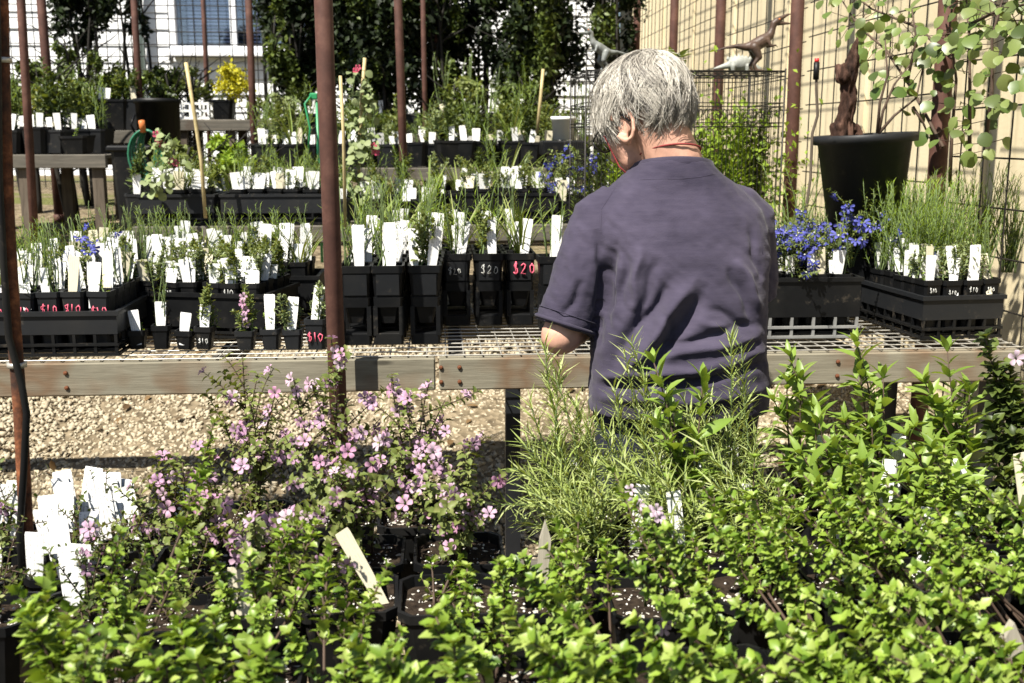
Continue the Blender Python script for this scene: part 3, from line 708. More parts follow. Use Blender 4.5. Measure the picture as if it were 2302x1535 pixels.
def mint(root, base, stems, nobj=40, size=.03, tpl='lobed', mat='leaf_mint', stem='stem_brown', gap=.021, t0=.18, side=.55):
    """upright stems with opposite pairs of lobed leaves and short side shoots"""
    q = MB(); L = []
    for tip in stems:
        b = base + np.array([rnd(-.025, .025), rnd(-.025, .025), 0]); P = stem_path(b, tip, .10, 8); Lg = np.linalg.norm(tip - b)
        q.tube(P, list(np.linspace(.0028, .0011, len(P))), 5)
        t = t0 + rnd(0, .05); a = rnd(0, 6.28); k = 0
        while t < 1.0:
            p, T = along(P, t); up = t
            for s_ in (0, math.pi):
                d = ring_dir(T, a + s_ + rnd(-.25, .25), R_(72 - 34 * up) + rnd(-.2, .2)); d[2] -= .12 * (1 - up); sz = size * rnd(.55, 1.25) * (1.15 - .5 * up ** 3)
                L.append((p, d, nrm(T + np.array([rnd(-.7, .7), rnd(-.7, .7), .45 + rnd(-.3, .3)]) - d * .3), sz))
                if rnd(0, 1) < side and t < .9:
                    sl = rnd(.015, .05) * (1.2 - t); e = p + nrm(d + T * .9) * sl; q.tube([p, e], [.0011, .0008], 4)
                    for m_ in range(2):
                        pp = p + (e - p) * (.5 + .5 * m_); aa = rnd(0, 6.28)
                        for s2 in (0, math.pi):
                            d2 = ring_dir(nrm(e - p), aa + s2, R_(60 - 20 * m_)); L.append((pp, d2, nrm(np.array([rnd(-.7, .7), rnd(-.7, .7), .9]) + T * .3 - d2 * .3), size * rnd(.45, .8)))
            a += math.pi / 2; t += gap / Lg * (1.25 - .6 * up) * rnd(.8, 1.2)
        for j in range(4):
            p, T = along(P, .995); L.append((p, ring_dir(T, a + j * 1.57, R_(28)), nrm(T + np.array([0, 0, .3])), size * rnd(.5, .75)))
    q.build('stem', M[stem], root); leaves_out(root, L, tpl, mat, nobj)
def needle(root, base, stems, nobj=30, size=.045, mat='leaf_needle', gap=.0062, tpl='needle', spread=(62, 30), t0=.15, stem='stem_green', twist=2.4):
    q = MB(); L = []
    for tip in stems:
        b = base + np.array([rnd(-.02, .02), rnd(-.02, .02), 0]); P = stem_path(b, tip, .14, 7); Lg = np.linalg.norm(tip - b)
        q.tube(P, list(np.linspace(.0022, .0009, len(P))), 5); t = t0; a = rnd(0, 6.28)
        while t < 1.0:
            p, T = along(P, t); d = ring_dir(T, a, R_(spread[0] + (spread[1] - spread[0]) * t) + rnd(-.18, .18))
            L.append((p, d, nrm(T + np.array([rnd(-.3, .3), rnd(-.3, .3), .4])), size * rnd(.6, 1.15))); a += twist + rnd(-.3, .3); t += gap / Lg * rnd(.7, 1.3)
    q.build('stem', M[stem], root); leaves_out(root, L, tpl, mat, nobj)
def blades(root, base, n, h, spread, mat='leaf_grass', nobj=0, w=1.0, tpl='blade'):
    L = []
    for i in range(n):
        a = rnd(0, 6.28); r = rnd(0, .02); d = nrm([math.cos(a) * spread * rnd(.1, 1), math.sin(a) * spread * rnd(.1, 1), 1]); L.append((np.asarray(base) + [math.cos(a) * r, math.sin(a) * r, 0], d, nrm([-math.cos(a), -math.sin(a), .3]), h * rnd(.5, 1.1)))
    leaves_out(root, L, tpl, mat, nobj)
def flower_mesh(kind, mat, cmat):
    k = ('flower', kind, mat)
    if k not in _mesh:
        q = MB(); np5 = 5
        for i in range(np5):
            a = (i / 5.0) * 2 * math.pi + (.3 if kind == 'fan' else 0) if kind != 'fan' else R_(-140 + 50 * i) - math.pi / 2 + R_(40)
            c, s_ = math.cos(a), math.sin(a); wd = .66 if kind != 'fan' else .42
            pts = [(.08, .06, -.42), (.45, wd * .8, -.02), (.85, wd, .10), (1.0, wd * .55, .02)]
            v = []
            for t, w_, z in pts: v += [(c * t - s_ * w_ * .5, s_ * t + c * w_ * .5, z + .05), (c * t, s_ * t, z - .03), (c * t + s_ * w_ * .5, s_ * t - c * w_ * .5, z + .05)]
            f = []
            for j in range(3):
                o = j * 3; f += [(o, o + 1, o + 4, o + 3), (o + 1, o + 2, o + 5, o + 4)]
            q.add(v, f, 0, True)
        k0 = len(q.m); q.ell((0, 0, -.18), (.13, .13, .14), n=6, k=4); q.m[k0:] = [1] * (len(q.m) - k0)
        q.tube([(0, 0, -.15), (0, 0, -.75)], [.10, .05], 5, mat=2)
        _mesh[k] = q.mesh('flower', [M[mat], M[cmat], M['stem_green']])
    return _mesh[k]
def put_flower(root, p, d, s, kind='bell', mat='petal_mauve', cmat='leaf_dark'):
    o = link('flower', flower_mesh(kind, mat, cmat), root); z = nrm(d); x = nrm(np.cross([0, 0, 1.0], z) if abs(z[2]) < .95 else [1.0, 0, 0]); y = np.cross(z, x); a = rnd(-.4, .4)
    x, y = x * math.cos(a) + y * math.sin(a), y * math.cos(a) - x * math.sin(a); B = np.stack([x, y, z], 1) * s
    o.matrix_basis = Matrix(((*B[0], p[0]), (*B[1], p[1]), (*B[2], p[2]), (0, 0, 0, 1))); return o
def bloomer(root, base, stems, nfl=14, size=.016, leaf='small', lmat='leaf_olive', fmat='petal_mauve', fs=.014, nobj=0, cmat='leaf_dark', kind='bell', tfl=.45, gap=.008, branch=3, cam_bias=.6, stem='stem_brown', tlow=.1):
    q = MB(); L = []; tips = []
    for tip in stems:
        P = stem_path(base + np.array([rnd(-.02, .02), rnd(-.02, .02), 0]), tip, .12, 8); q.tube(P, list(np.linspace(.0026, .0009, 8)), 5); br = [P]
        for b in range(branch):
            p, T = along(P, rnd(.25, .8)); e = p + ring_dir(T, rnd(0, 6.28), R_(rnd(35, 65))) * rnd(.05, .13); bp = stem_path(p, e, .15, 5); q.tube(bp, list(np.linspace(.0014, .0007, 5)), 4); br.append(bp)
        for bi, bp in enumerate(br):
            Lg = np.linalg.norm(bp[-1] - bp[0]); t = tlow; a = rnd(0, 6.28)
            while t < 1:
                p, T = along(bp, t)
                for s_ in (0, math.pi):
                    d = ring_dir(T, a + s_, R_(60) + rnd(-.3, .3)); L.append((p, d, nrm(T + np.array([0, 0, .5])), size * rnd(.6, 1.2)))
                a += 1.7; t += gap / Lg * rnd(.7, 1.4)
            tips.append(bp)
    for i in range(nfl):
        bp = tips[i % len(tips)] if rnd(0, 1) < .7 else random.choice(tips); p, T = along(bp, rnd(tfl, 1.0))
        d = ring_dir(T, rnd(0, 6.28), R_(rnd(50, 85))); d = nrm(d + np.array([-.15, -cam_bias, .15])); put_flower(root, p + d * .009, d, fs * rnd(.8, 1.2), kind, fmat, cmat)
    q.build('stem', M[stem], root); leaves_out(root, L, leaf, lmat, nobj)
def tips_in(cx_, cy_, zt, n, r, dz=.04): return [np.array([cx_ + rnd(-r, r), cy_ + rnd(-r, r), zt + rnd(-dz, dz * .4)]) for _ in range(n)]

# ================================================================ CROWDS OF SMALL POTS
PROTO = {}
def proto(kind, w=.056, h=.15, mat='black_plastic'):
    key = (kind, w, h, mat)
    if key in PROTO: return PROTO[key]
    outs = []
    for v in range(3):
        r = empty('potted_plant'); add_pot(r, w, h, mat); z = h - .015; b = np.array([0, 0, z])
        if kind == 'grass': blades(r, b, 26, .155, .55)
        elif kind == 'sprig': mint(r, b, [np.array([rnd(-.03, .03), rnd(-.03, .03), z + rnd(.06, .13)]) for _ in range(5)], 0, .019, 'small', 'leaf_olive', 'stem_green', .012)
        elif kind == 'heath': needle(r, b, [np.array([rnd(-.03, .03), rnd(-.03, .03), z + rnd(.07, .20)]) for _ in range(8)], 0, .015, 'leaf_grass', .0052)
        elif kind == 'bright': needle(r, b, [np.array([rnd(-.04, .04), rnd(-.04, .04), z + rnd(.08, .20)]) for _ in range(9)], 0, .022, 'leaf_bright', .0065)
        elif kind == 'tall': needle(r, b, [np.array([rnd(-.06, .06), rnd(-.06, .06), z + rnd(.13, .29)]) for _ in range(11)], 0, .024, 'leaf_bright', .0062, 'needle', (50, 25))
        elif kind == 'pale': mint(r, b, [np.array([rnd(-.03, .03), rnd(-.03, .03), z + rnd(.05, .12)]) for _ in range(6)], 0, .016, 'small', 'leaf_pale', 'stem_green', .010)
        elif kind == 'blue': bloomer(r, b, [np.array([rnd(-.05, .05), rnd(-.05, .03), z + rnd(.08, .17)]) for _ in range(4)], 9, .011, 'small', 'leaf_olive', 'petal_blue', .018, 0, 'petal_white', 'fan', .5, .009, 2, .7, 'stem_green')
        elif kind == 'leafy': mint(r, b, [np.array([rnd(-.04, .04), rnd(-.04, .04), z + rnd(.08, .2)]) for _ in range(6)], 0, .032, 'lance', 'leaf_mid', 'stem_green', .018)
        elif kind == 'bare': mint(r, b, [np.array([rnd(-.01, .01), rnd(-.01, .01), z + .05])], 0, .014, 'small', 'leaf_bright', 'stem_green', .016)
        outs.append(r)
    PROTO[key] = outs; return outs
def grow(o, z, sc):
    T = Matrix.Translation((0, 0, z)) @ Matrix.Diagonal((sc, sc, sc, 1)) @ Matrix.Translation((0, 0, -z))
    for ch in o.children:
        if ch.name.split('.')[0] not in ('pot', 'soil', 'perlite', 'plant_tag'): ch.matrix_basis = T @ ch.matrix_basis
def place(kind, p, rz, label, group, w=.056, h=.15, mat='black_plastic', tags=1, th=.095, tw=.026, tilt=None, sc=1.0, name='potted_plant', cat='potted plant', tagmat_='tag_white'):
    src = random.choice(proto(kind, w, h, mat)); o = copy_tree(src); o.location = tuple(p); o.rotation_euler = (rnd(-.035, .035), rnd(-.035, .035), rz + rnd(-.08, .08))
    if sc != 1.0: grow(o, h - .015, sc)
    tag(o, label, cat, group)
    for i in range(tags):
        add_tag(o, rnd(-.25, .25) * w, -w * rnd(.2, .42), h - .016, tw * rnd(.72, 1.12), th * rnd(.6, 1.15), tagmat_ if rnd(0, 1) > .12 else 'tag_cream', rz=rnd(-.35, .35) - rz, tilt=tilt)
    return o
def tagq(w): return round(w, 4)
def tray(name, X, Y, z, W, D, Hs, Hl, mat_s, mat_l, label, rot=0.0, bars=6):
    """nursery crate: solid band above an open lattice; parts: sides, lattice, floor"""
    r = tag(empty(name, (X, Y, z), rot), label, 'crate', 'crates and trays of pots'); t = .006
    for s_ in (-1, 1):
        q = MB(); q.box((0, s_ * (D / 2 - t / 2), Hl + Hs / 2), (W, t, Hs)); q.box((0, s_ * (D / 2 + .003), Hl + Hs - .006), (W + .012, .006, .012)); q.build('side', M[mat_s], r)
        q = MB(); q.box((s_ * (W / 2 - t / 2), 0, Hl + Hs / 2), (t, D - 2 * t - .001, Hs)); q.box((s_ * (W / 2 + .003), 0, Hl + Hs - .006), (.006, D - .001, .012)); q.build('side', M[mat_s], r)
    q = MB()
    for s_ in (-1, 1):
        n = bars
        for i in range(n + 1):
            x = -W / 2 + .006 + (W - .012) * i / n; q.box((x, s_ * (D / 2 - .004), Hl / 2), (.008, .007, Hl - .002))
        m_ = max(2, int(n * D / W))
        for i in range(1, m_):
            y = -D / 2 + .006 + (D - .012) * i / m_; q.box((s_ * (W / 2 - .004), y, Hl / 2), (.007, .008, Hl - .002))
    q.build('lattice_bars', M[mat_l], r, kind='stuff')
    for zz in (.004, Hl * .52):
        for s_ in (-1, 1):
            q = MB(); q.box((0, s_ * (D / 2 - .002), zz), (W + .002, .009, .007)); q.build('rail', M[mat_l], r); q = MB(); q.box((s_ * (W / 2 - .002), 0, zz), (.009, D + .003, .007)); q.build('rail', M[mat_l], r)
    q = MB(); q.box((0, 0, .012), (W - .014, D - .014, .006)); q.build('floor', M['black_plastic'], r)
    return r
def fill(X, Y, z, rot, nx, ny, pitch, kinds, what, group, w=.056, h=.15, mat='black_plastic', tags=1, th=.095, front=None, jit=.003, skip=0.0, tw=.026, behind=1.0):
    Rm = rotz3(rot); res = []
    for j in range(ny):
        for i in range(nx):
            if rnd(0, 1) < skip and j > 0: continue
            l = Rm @ np.array([(i - (nx - 1) / 2) * pitch + rnd(-jit, jit), (j - (ny - 1) / 2) * pitch + rnd(-jit, jit), 0])
            k = random.choice(kinds(i, j) if callable(kinds) else kinds)
            row = 'front row' if j == 0 else ('back row' if j == ny - 1 and ny > 2 else ORD[j] + ' row')
            o = place(k, (X + l[0], Y + l[1], z + rnd(0, .004)), rot, f'{what}, {ORD[i]} from the left, {row}', group, w, h, mat, tags=(tags if rnd(0, 1) < .95 else 0) + (1 if rnd(0, 1) < .6 else 0), th=th, tw=tw)
            if j == 0 and front: front(o, i)
            res.append(o)
    return res
# ================================================================ ON THE MIDDLE BENCH
def mid_bench_things():
    zf = BZ + .003
    # lattice crate at the left with pink prices
    X, Y = -1.10, 3.035; W, D = .50, .36
    tray('nursery_crate', X, Y, zf, W, D, .062, .058, 'grey_plastic', 'black_plastic', 'dark lattice-bottomed crate at the left end, full of pink-priced tubes', bars=9)
    def pk(o, i): price(o, '$10', -.021, .088, .024, -.0285, 'pink_paint', .0015, .001)
    fill(X, Y, zf + .017, 0, 7, 5, .066, lambda i, j: ['bright', 'bright', 'grass', 'heath'] if i < 4 else (['blue', 'sprig', 'heath'] if j > 1 else ['sprig', 'heath', 'bare']), 'tube pot in the pink-priced crate', 'tubes in the pink-priced crate', w=.058, h=.150, mat='grey_plastic', front=pk, th=.12, tw=.031)
    # ribbed black crate next to it, turned
    X, Y, rot = -.66, 3.24, R_(-14)
    tray('nursery_crate', X, Y, zf, .40, .27, .10, .03, 'black_plastic', 'black_plastic', 'black ribbed crate turned askew beside the thick post', rot, 8)
    def wp(o, i):
        if i in (1, 4): price(o, '$10', -.018, .100, .018, -.0275, 'white_paint', .0009, .001)
    fill(X, Y, zf + .017, rot, 6, 4, .063, ['pale', 'bare', 'pale', 'sprig'], 'tube pot in the askew ribbed crate', 'tubes in the ribbed crate', w=.055, h=.14, front=wp, th=.085, tw=.034)
    tray('nursery_crate', -.78, 3.50, zf, .80, .20, .11, .03, 'black_plastic', 'black_plastic', 'long black crate at the back edge behind the askew crate', 0, 12)
    fill(-.78, 3.50, zf + .017, 0, 12, 3, .063, ['heath', 'grass', 'sprig', 'bright'], 'tube pot in the long crate at the bench back', 'tubes in the long back crate', w=.055, h=.165, th=.12, tw=.036, skip=.1)
    # little pots along the front edge
    row = [(303, 'bare', .046, .052, 1), (358, 'heath', .046, .066, 1), (412, 'bare', .046, .052, 1), (455, 'sprig', .048, .062, 1), (550, 'sprig', .05, .052, 0), (608, 'bare', .05, .056, 1), (658, 'pale', .05, .054, 1), (712, 'pale', .056, .085, 1)]
    desc = ['small pot with short tag next to the crate corner', 'small pot with the tallest tag beside the crate', 'small pot with low tilted tag, third along the edge', 'small pot marked with a faint white price', 'grey small pot holding one pink flower spike', 'small pot with upright tag left of the thick post', 'small pot with leaning tag near the thick post', 'taller pot painted with pink $10 at the thick post']
    for k, (px, kd, w_, h_, tg) in enumerate(row):
        p = at(px, 788, z=zf); o = place(kd, (p[0], p[1] + .035, zf), rnd(-.1, .1), desc[k], 'small pots along the bench edge', tagq(w_), tagq(h_), 'black_plastic' if k < 4 else 'grey_plastic', tags=0, name='potted_plant')
        if tg: add_tag(o, rnd(-.004, .004), -.016, h_ - .01, .030, (.066, .075, .06, .07, 0, .105, .10, .10)[k], rz=rnd(-.1, .1), tilt=-.1, roll=(-.13, 0, .12, .02, 0, .02, .1, .16)[k])
        if k == 3: price(o, '$10', -.013, .018, .016, -.0245, 'white_paint', .0009, .0006)
        if k == 7: price(o, '$10', -.022, .022, .026, -.029, 'pink_paint', .0016, .001)
        if k == 4:
            for j in range(5): put_flower(o, np.array([rnd(-.006, .006) + .0, -.01, .07 + .019 * j]), [rnd(-.5, .5), -1, .2], .012, 'bell', 'petal_mauve')
            q = MB(); q.tube([(0, 0, .045), (.004, -.004, .17)], [.0016, .0008], 5); q.build('stem', M['stem_green'], o)
    # tall rigid pots priced $20
    def tall_pot(px, py, Y, kd, label, pr=None, pc='white_paint', mat='black_plastic'):
        p = at(px, py, Y=Y); w_, h_ = .088, .222; r = tag(empty('tall_pot', (p[0], Y, zf)), label, 'tall pot', 'tall pots priced $20')
        if ('tall', mat) not in _mesh:
            q = MB(); c = .006
            loft(q, [sqring(w_ * .80, h_ * .50, c), sqring(w_ * .98, h_ - .02, c), sqring(w_ + .006, h_ - .02, c), sqring(w_ + .006, h_, c), sqring(w_ - .008, h_, c), sqring(w_ * .9, h_ - .03, c)], 0)
            loft(q, [sqring(w_ * .86, h_ * .475, c), sqring(w_ * .90, h_ * .475, c), sqring(w_ * .92, h_ * .60, c), sqring(w_ * .88, h_ * .60, c)], 0, cap0=False)
            loft(q, [sqring(w_ * .93, 0, c), sqring(w_ * .93, .030, c), sqring(w_ * .86, .032, c)], 0, cap1=True)
            for sx in (-1, 1):
                for sy in (-1, 1): q.box((sx * w_ * .405, sy * w_ * .405, h_ * .30), (.012, .012, h_ * .37))
            loft(q, [sqring(w_ * .5, h_ * .26, c), sqring(w_ * .72, h_ * .5, c)], 0)
            _mesh[('tall', mat)] = q.mesh('pot', M[mat])
            q = MB(); q.box((0, -w_ * .475, h_ * .76), (w_ * .72, .004, h_ * .26), rot=np.array([[1, 0, 0], [0, .995, -.09], [0, .09, .995]])); _mesh[('face', mat)] = q.mesh('face_panel', M['grey_plastic' if mat == 'black_plastic' else 'black_plastic'])
        link('pot', _mesh[('tall', mat)], r); link('face_panel', _mesh[('face', mat)], r); link('soil', soil_mesh(w_), r, (0, 0, h_ - .018))
        b = np.array([0, 0, h_ - .015]); z = h_
        src = random.choice(proto(kd, .056, .15))
        for ch in src.children:
            if ch.name.split('.')[0] in ('pot', 'soil'): continue
            cc = copy_tree(ch, r); cc.matrix_basis = Matrix.Translation((rnd(-.01, .01), .01, h_ - .015)) @ Matrix.Diagonal((1.25, 1.25, 1.25, 1)) @ Matrix.Translation((0, 0, -.135)) @ cc.matrix_basis
        add_tag(r, rnd(-.02, .02), -.02, h_ - .017, .034, .125 * rnd(.7, 1.15), rz=rnd(-.3, .3), roll=rnd(-.2, .2))
        if rnd(0, 1) < .6: add_tag(r, rnd(-.03, .03), .01, h_ - .017, .03, .12 * rnd(.7, 1.15), rz=rnd(-.3, .3))
        if pr: price(r, '$20', -.027, h_ * .70, pr, -w_ * .545, pc, .0022 if pc == 'pink_paint' else .0010, .001)
    rows1 = [3.0, 3.105, 3.21, 3.315, 3.42, 3.525]
    K = ['heath', 'heath', 'bright', 'grass', 'sprig']
    for j, Y in enumerate(rows1):
        for i, X0 in enumerate((800, 872, 955)):
            p = at(X0, 600, Y=3.0); px = at(X0, 600, Y=3.0)
            tp = ('front' if j == 0 else ORD[j]); lab = f'tall black pot right of the thick post, {ORD[i]} from it, {tp} row'
            tall_pot(1151 + (X0 - 1151), 600, 3.0, random.choice(K), lab) if j == 0 else None
            if j: 
                o_x = p[0] + (0.004 * j); q_ = at(1151, 600, Y=Y)
                tall_at(o_x, Y, random.choice(K), lab, zf, tall_pot)
    for j, Y in enumerate((3.30, 3.405, 3.51)):
        for i, X0 in enumerate((1026, 1098, 1168)):
            x = at(X0, 580, Y=3.30)[0]; nm = ('with a small white $20', 'with a clear white $20', 'with a bold pink $20')[i]
            lab = f'tall black pot {nm} near the person\'s elbow' if j == 0 else f'tall black pot behind the $20 pots, {ORD[i]} along, {ORD[j]} row'
            tall_at(x, Y, random.choice(K), lab, zf, tall_pot, *(((.026, 'white_paint'), (.03, 'white_paint'), (.044, 'pink_paint'))[i] if j == 0 else ()))
    tall_at(at(1242, 600, Y=3.2)[0], 3.2, 'bright', 'tall black pot half hidden by the person\'s sleeve', zf, tall_pot)
    # solid tray on a pale lattice base, right of the person
    X, Y = .985, 3.155
    tray('nursery_crate', X, Y, zf, .46, .37, .115, .062, 'black_plastic', 'lattice_plastic', 'black tray on a pale open lattice base right of the person', 0, 7)
    fill(X, Y, zf + .035, 0, 6, 5, .071, lambda i, j: ['blue', 'pale', 'blue'] if i < 5 else ['pale', 'heath'], 'tube pot in the tray with blue flowers', 'tubes in the blue-flowered tray', w=.062, h=.150, th=.085, tw=.035)
    # crate at the right end
    X, Y, rot = 1.49, 3.16, R_(5)
    tray('nursery_crate', X, Y, zf, .25, .44, .07, .055, 'grey_plastic', 'black_plastic', 'dark wire-sided crate at the right end with white prices', rot, 5)
    def wd(o, i): price(o, '$10', -.016, .11, .016, -.030, 'white_paint', .0009, .0008)
    fill(X, Y, zf + .017, rot, 4, 7, .062, lambda i, j: ['bare', 'pale', 'heath'] if j < 2 else ['tall', 'tall', 'bright'], 'tube pot in the right-end crate', 'tubes in the right-end crate', w=.056, h=.15, th=.105, tw=.03, front=wd)
    for k in range(5):
        place('tall', (1.16 + .075 * k, 3.49 + .04 * (k % 2), zf), 0, f'pot of feathery bright green shoots, {ORD[k]} along behind the blue flowers', 'feathery green pots at the bench back', .07, .16, th=.11, sc=1.2)
    # strong blue clusters over the tray
    for k, (px, py, Y, n) in enumerate(((1790, 520, 3.10, 12), (1850, 560, 3.0, 10), (1930, 470, 3.25, 12), (1880, 515, 3.1, 12), (1970, 480, 3.3, 9), (2080, 540, 3.1, 6), (1800, 640, 2.96, 4))):
        p = at(px, py, Y=Y); b = np.array([p[0], p[1] + .03, BZ + .19]); r = tag(empty('blue_flowered_plant', b), ('leggy blue-flowered plant next to the person\'s shoulder', 'blue-flowered plant low in the tray front', 'tallest blue-flowered plant before the big black pot', 'dense blue-flowered plant in mid tray', 'blue-flowered plant at the tray\'s back right', 'sparse blue-flowered plant between tray and end crate', 'blue-flowered plant trailing over the tray front')[k], 'plant', 'blue-flowered plants')
        bloomer(r, np.array([0, 0, -.02]), [np.array([rnd(-.05, .05), rnd(-.06, .02), max(.03, p[2] - b[2]) + rnd(-.03, .05)]) for _ in range(5)], n, .012, 'small', 'leaf_olive', 'petal_blue', .022, 0, 'petal_white', 'fan', .6, .008, 2, .8, 'stem_green')
def tall_at(X, Y, kd, label, zf, fn, pr=None, pc='white_paint'):
    c = cam.matrix_basis.inverted() @ Vector((X, Y, 1.0)); px = 1151 + 2400 * c.x / -c.z; py = 767.5 - 2400 * c.y / -c.z
    fn(px, py, Y, kd, label, pr, pc)
bpy.context.view_layer.update()
mid_bench_things()

# ================================================================ BENCHES BEHIND
def row_pots(z, Y, spec, group, base):
    """spec: (px, kind, w, h, tags)"""
    for k, (px, kd, w_, h_, tg, sc) in enumerate(spec):
        p = at(px, 312, Y=Y + rnd(-.03, .03)); place(kd, (p[0], p[1], z), rnd(-.3, .3), f'{base}, {ORD[k] if k < len(ORD) else "last"} from the left', group, tagq(w_), tagq(h_), random.choice(['black_plastic', 'black_plastic', 'grey_plastic']), tags=tg, th=.10, tw=.045, sc=sc)
def back_rows():
    zf = B2Z + .004
    for (a, b, lab, n) in ((308, 482, 'dark crate on the second bench, nearer the black bin', 4), (492, 735, 'dark crate on the second bench, nearer the thick post', 6), (1010, 1258, 'black crate of tagged pots just left of the person\'s head', 6)):
        Y = B2Y + .20; x0, x1 = at(a, 450, Y=Y - .16)[0], at(b, 450, Y=Y - .16)[0]; W = x1 - x0 - .01
        tray('nursery_crate', (x0 + x1) / 2, Y, zf, W, .30, .085, .05, 'grey_plastic' if a < 900 else 'black_plastic', 'black_plastic', lab, 0, n + 2)
        pit = .082; nx = int((W - .02) / pit); side = 'bin-side crate' if a < 400 else ('post-side crate' if a < 900 else 'crate by the person\'s head')
        fill((x0 + x1) / 2, Y, zf + .02, 0, nx, 3, pit, ['grass', 'pale', 'bright', 'sprig'] if a < 900 else ['sprig', 'pale', 'grass'], f'pot in the {side}', f'pots in the {side}', w=.072, h=.135, th=.10, tw=.048, mat='black_plastic')
    G = 'pots on the second bench'
    row_pots(zf, B2Y + .35, [(770, 'leafy', .12, .12, 0, 1.0), (815, 'heath', .11, .11, 1, 1.1), (870, 'grass', .12, .12, 0, 1.2), (935, 'pale', .11, .10, 1, 1.0), (975, 'sprig', .11, .10, 1, 1.1), (1290, 'blue', .10, .12, 1, 1.1), (1335, 'blue', .10, .12, 1, 1.0), (1235, 'blue', .08, .05, 0, 1.0)], G, 'pot on the second bench')
    row_pots(zf, B2Y + .62, [(345, 'pale', .1, .12, 1, 1.2), (400, 'grass', .1, .12, 1, 1.5), (460, 'bright', .1, .12, 1, 1.3), (520, 'grass', .1, .12, 1, 1.5), (590, 'bright', .1, .12, 1, 1.5), (650, 'grass', .1, .12, 1, 1.5), (710, 'pale', .1, .12, 1, 1.3), (1030, 'grass', .1, .12, 1, 1.4), (1090, 'leafy', .1, .12, 1, 1.2), (1140, 'grass', .1, .12, 1, 1.6), (1200, 'sprig', .1, .12, 1, 1.3), (1260, 'pale', .1, .12, 1, 1.2)], G, 'pot in the back line of the second bench')
    zf = B3Z + .004; G = 'pots on the third bench'
    row_pots(zf, B3Y + .18, [(600, 'pale', .13, .13, 2, 1.3), (660, 'grass', .13, .13, 1, 1.8), (800, 'leafy', .14, .14, 1, 1.3), (870, 'pale', .13, .13, 2, 1.3), (935, 'bright', .14, .14, 1, 1.0), (1005, 'leafy', .15, .15, 1, 1.0), (1040, 'sprig', .15, .15, 2, 1.0), (1080, 'leafy', .15, .15, 1, 1.1), (1150, 'grass', .15, .15, 1, 1.8), (1190, 'leafy', .14, .14, 1, 1.3), (1230, 'sprig', .14, .14, 1, 1.3), (1280, 'pale', .14, .14, 1, 1.4)], G, 'pot on the third bench')
    row_pots(zf, B3Y + .5, [(620, 'bright', .13, .13, 2, 1.4), (680, 'pale', .13, .13, 2, 1.4), (790, 'sprig', .13, .13, 2, 1.6), (850, 'leafy', .13, .13, 2, 1.4), (900, 'sprig', .13, .13, 2, 1.3), (960, 'bright', .13, .13, 1, 1.6), (1020, 'leafy', .13, .13, 1, 1.7), (1100, 'bright', .13, .13, 1, 1.8), (1160, 'tall', .13, .13, 1, 1.4), (1210, 'sprig', .13, .13, 1, 1.7), (1270, 'leafy', .13, .13, 1, 1.6)], G, 'pot in the back line of the third bench')
    zf = B4Z + .004
    row_pots(zf, B4Y + .3, [(675, 'leafy', .15, .14, 1, 1.5), (700, 'pale', .15, .14, 2, 1.0), (730, 'leafy', .15, .14, 1, 1.3), (850, 'leafy', .15, .14, 1, 1.2), (920, 'pale', .15, .14, 2, 1.0), (1000, 'heath', .2, .15, 1, 2.2), (1060, 'heath', .2, .15, 1, 2.4), (1110, 'heath', .2, .15, 1, 2.0), (1170, 'tall', .15, .15, 1, 1.5), (1220, 'leafy', .15, .15, 1, 1.5)], 'pots on the farthest bench', 'pot on the farthest bench')
    # upper left benches
    row_pots(1.319, B3Y + .16, [(28, 'leafy', .14, .13, 1, 1.2), (88, 'pale', .155, .15, 3, 1.0), (128, 'bare', .15, .13, 2, 1.0), (175, 'bare', .16, .10, 0, 1.0), (-30, 'leafy', .14, .13, 1, 1.2)], 'pots on the grey timber bench', 'pot on the grey timber bench')
    row_pots(1.319, B3Y + .55, [(15, 'leafy', .16, .15, 2, 1.4), (60, 'sprig', .16, .15, 2, 1.6), (110, 'leafy', .16, .15, 1, 1.6), (155, 'bright', .16, .15, 1, 1.5), (200, 'leafy', .16, .16, 1, 1.5), (-40, 'leafy', .16, .15, 1, 1.4)], 'pots on the grey timber bench', 'pot at the back of the grey timber bench')
    row_pots(1.459, 7.5, [(205, 'leafy', .18, .12, 0, 1.6), (240, 'leafy', .2, .2, 1, 1.4), (272, 'sprig', .2, .2, 1, 1.8), (300, 'leafy', .18, .2, 1, 1.5), (182, 'bright', .18, .17, 1, 1.6)], 'pots on the short plank bench', 'pot on the short plank bench')
back_rows()
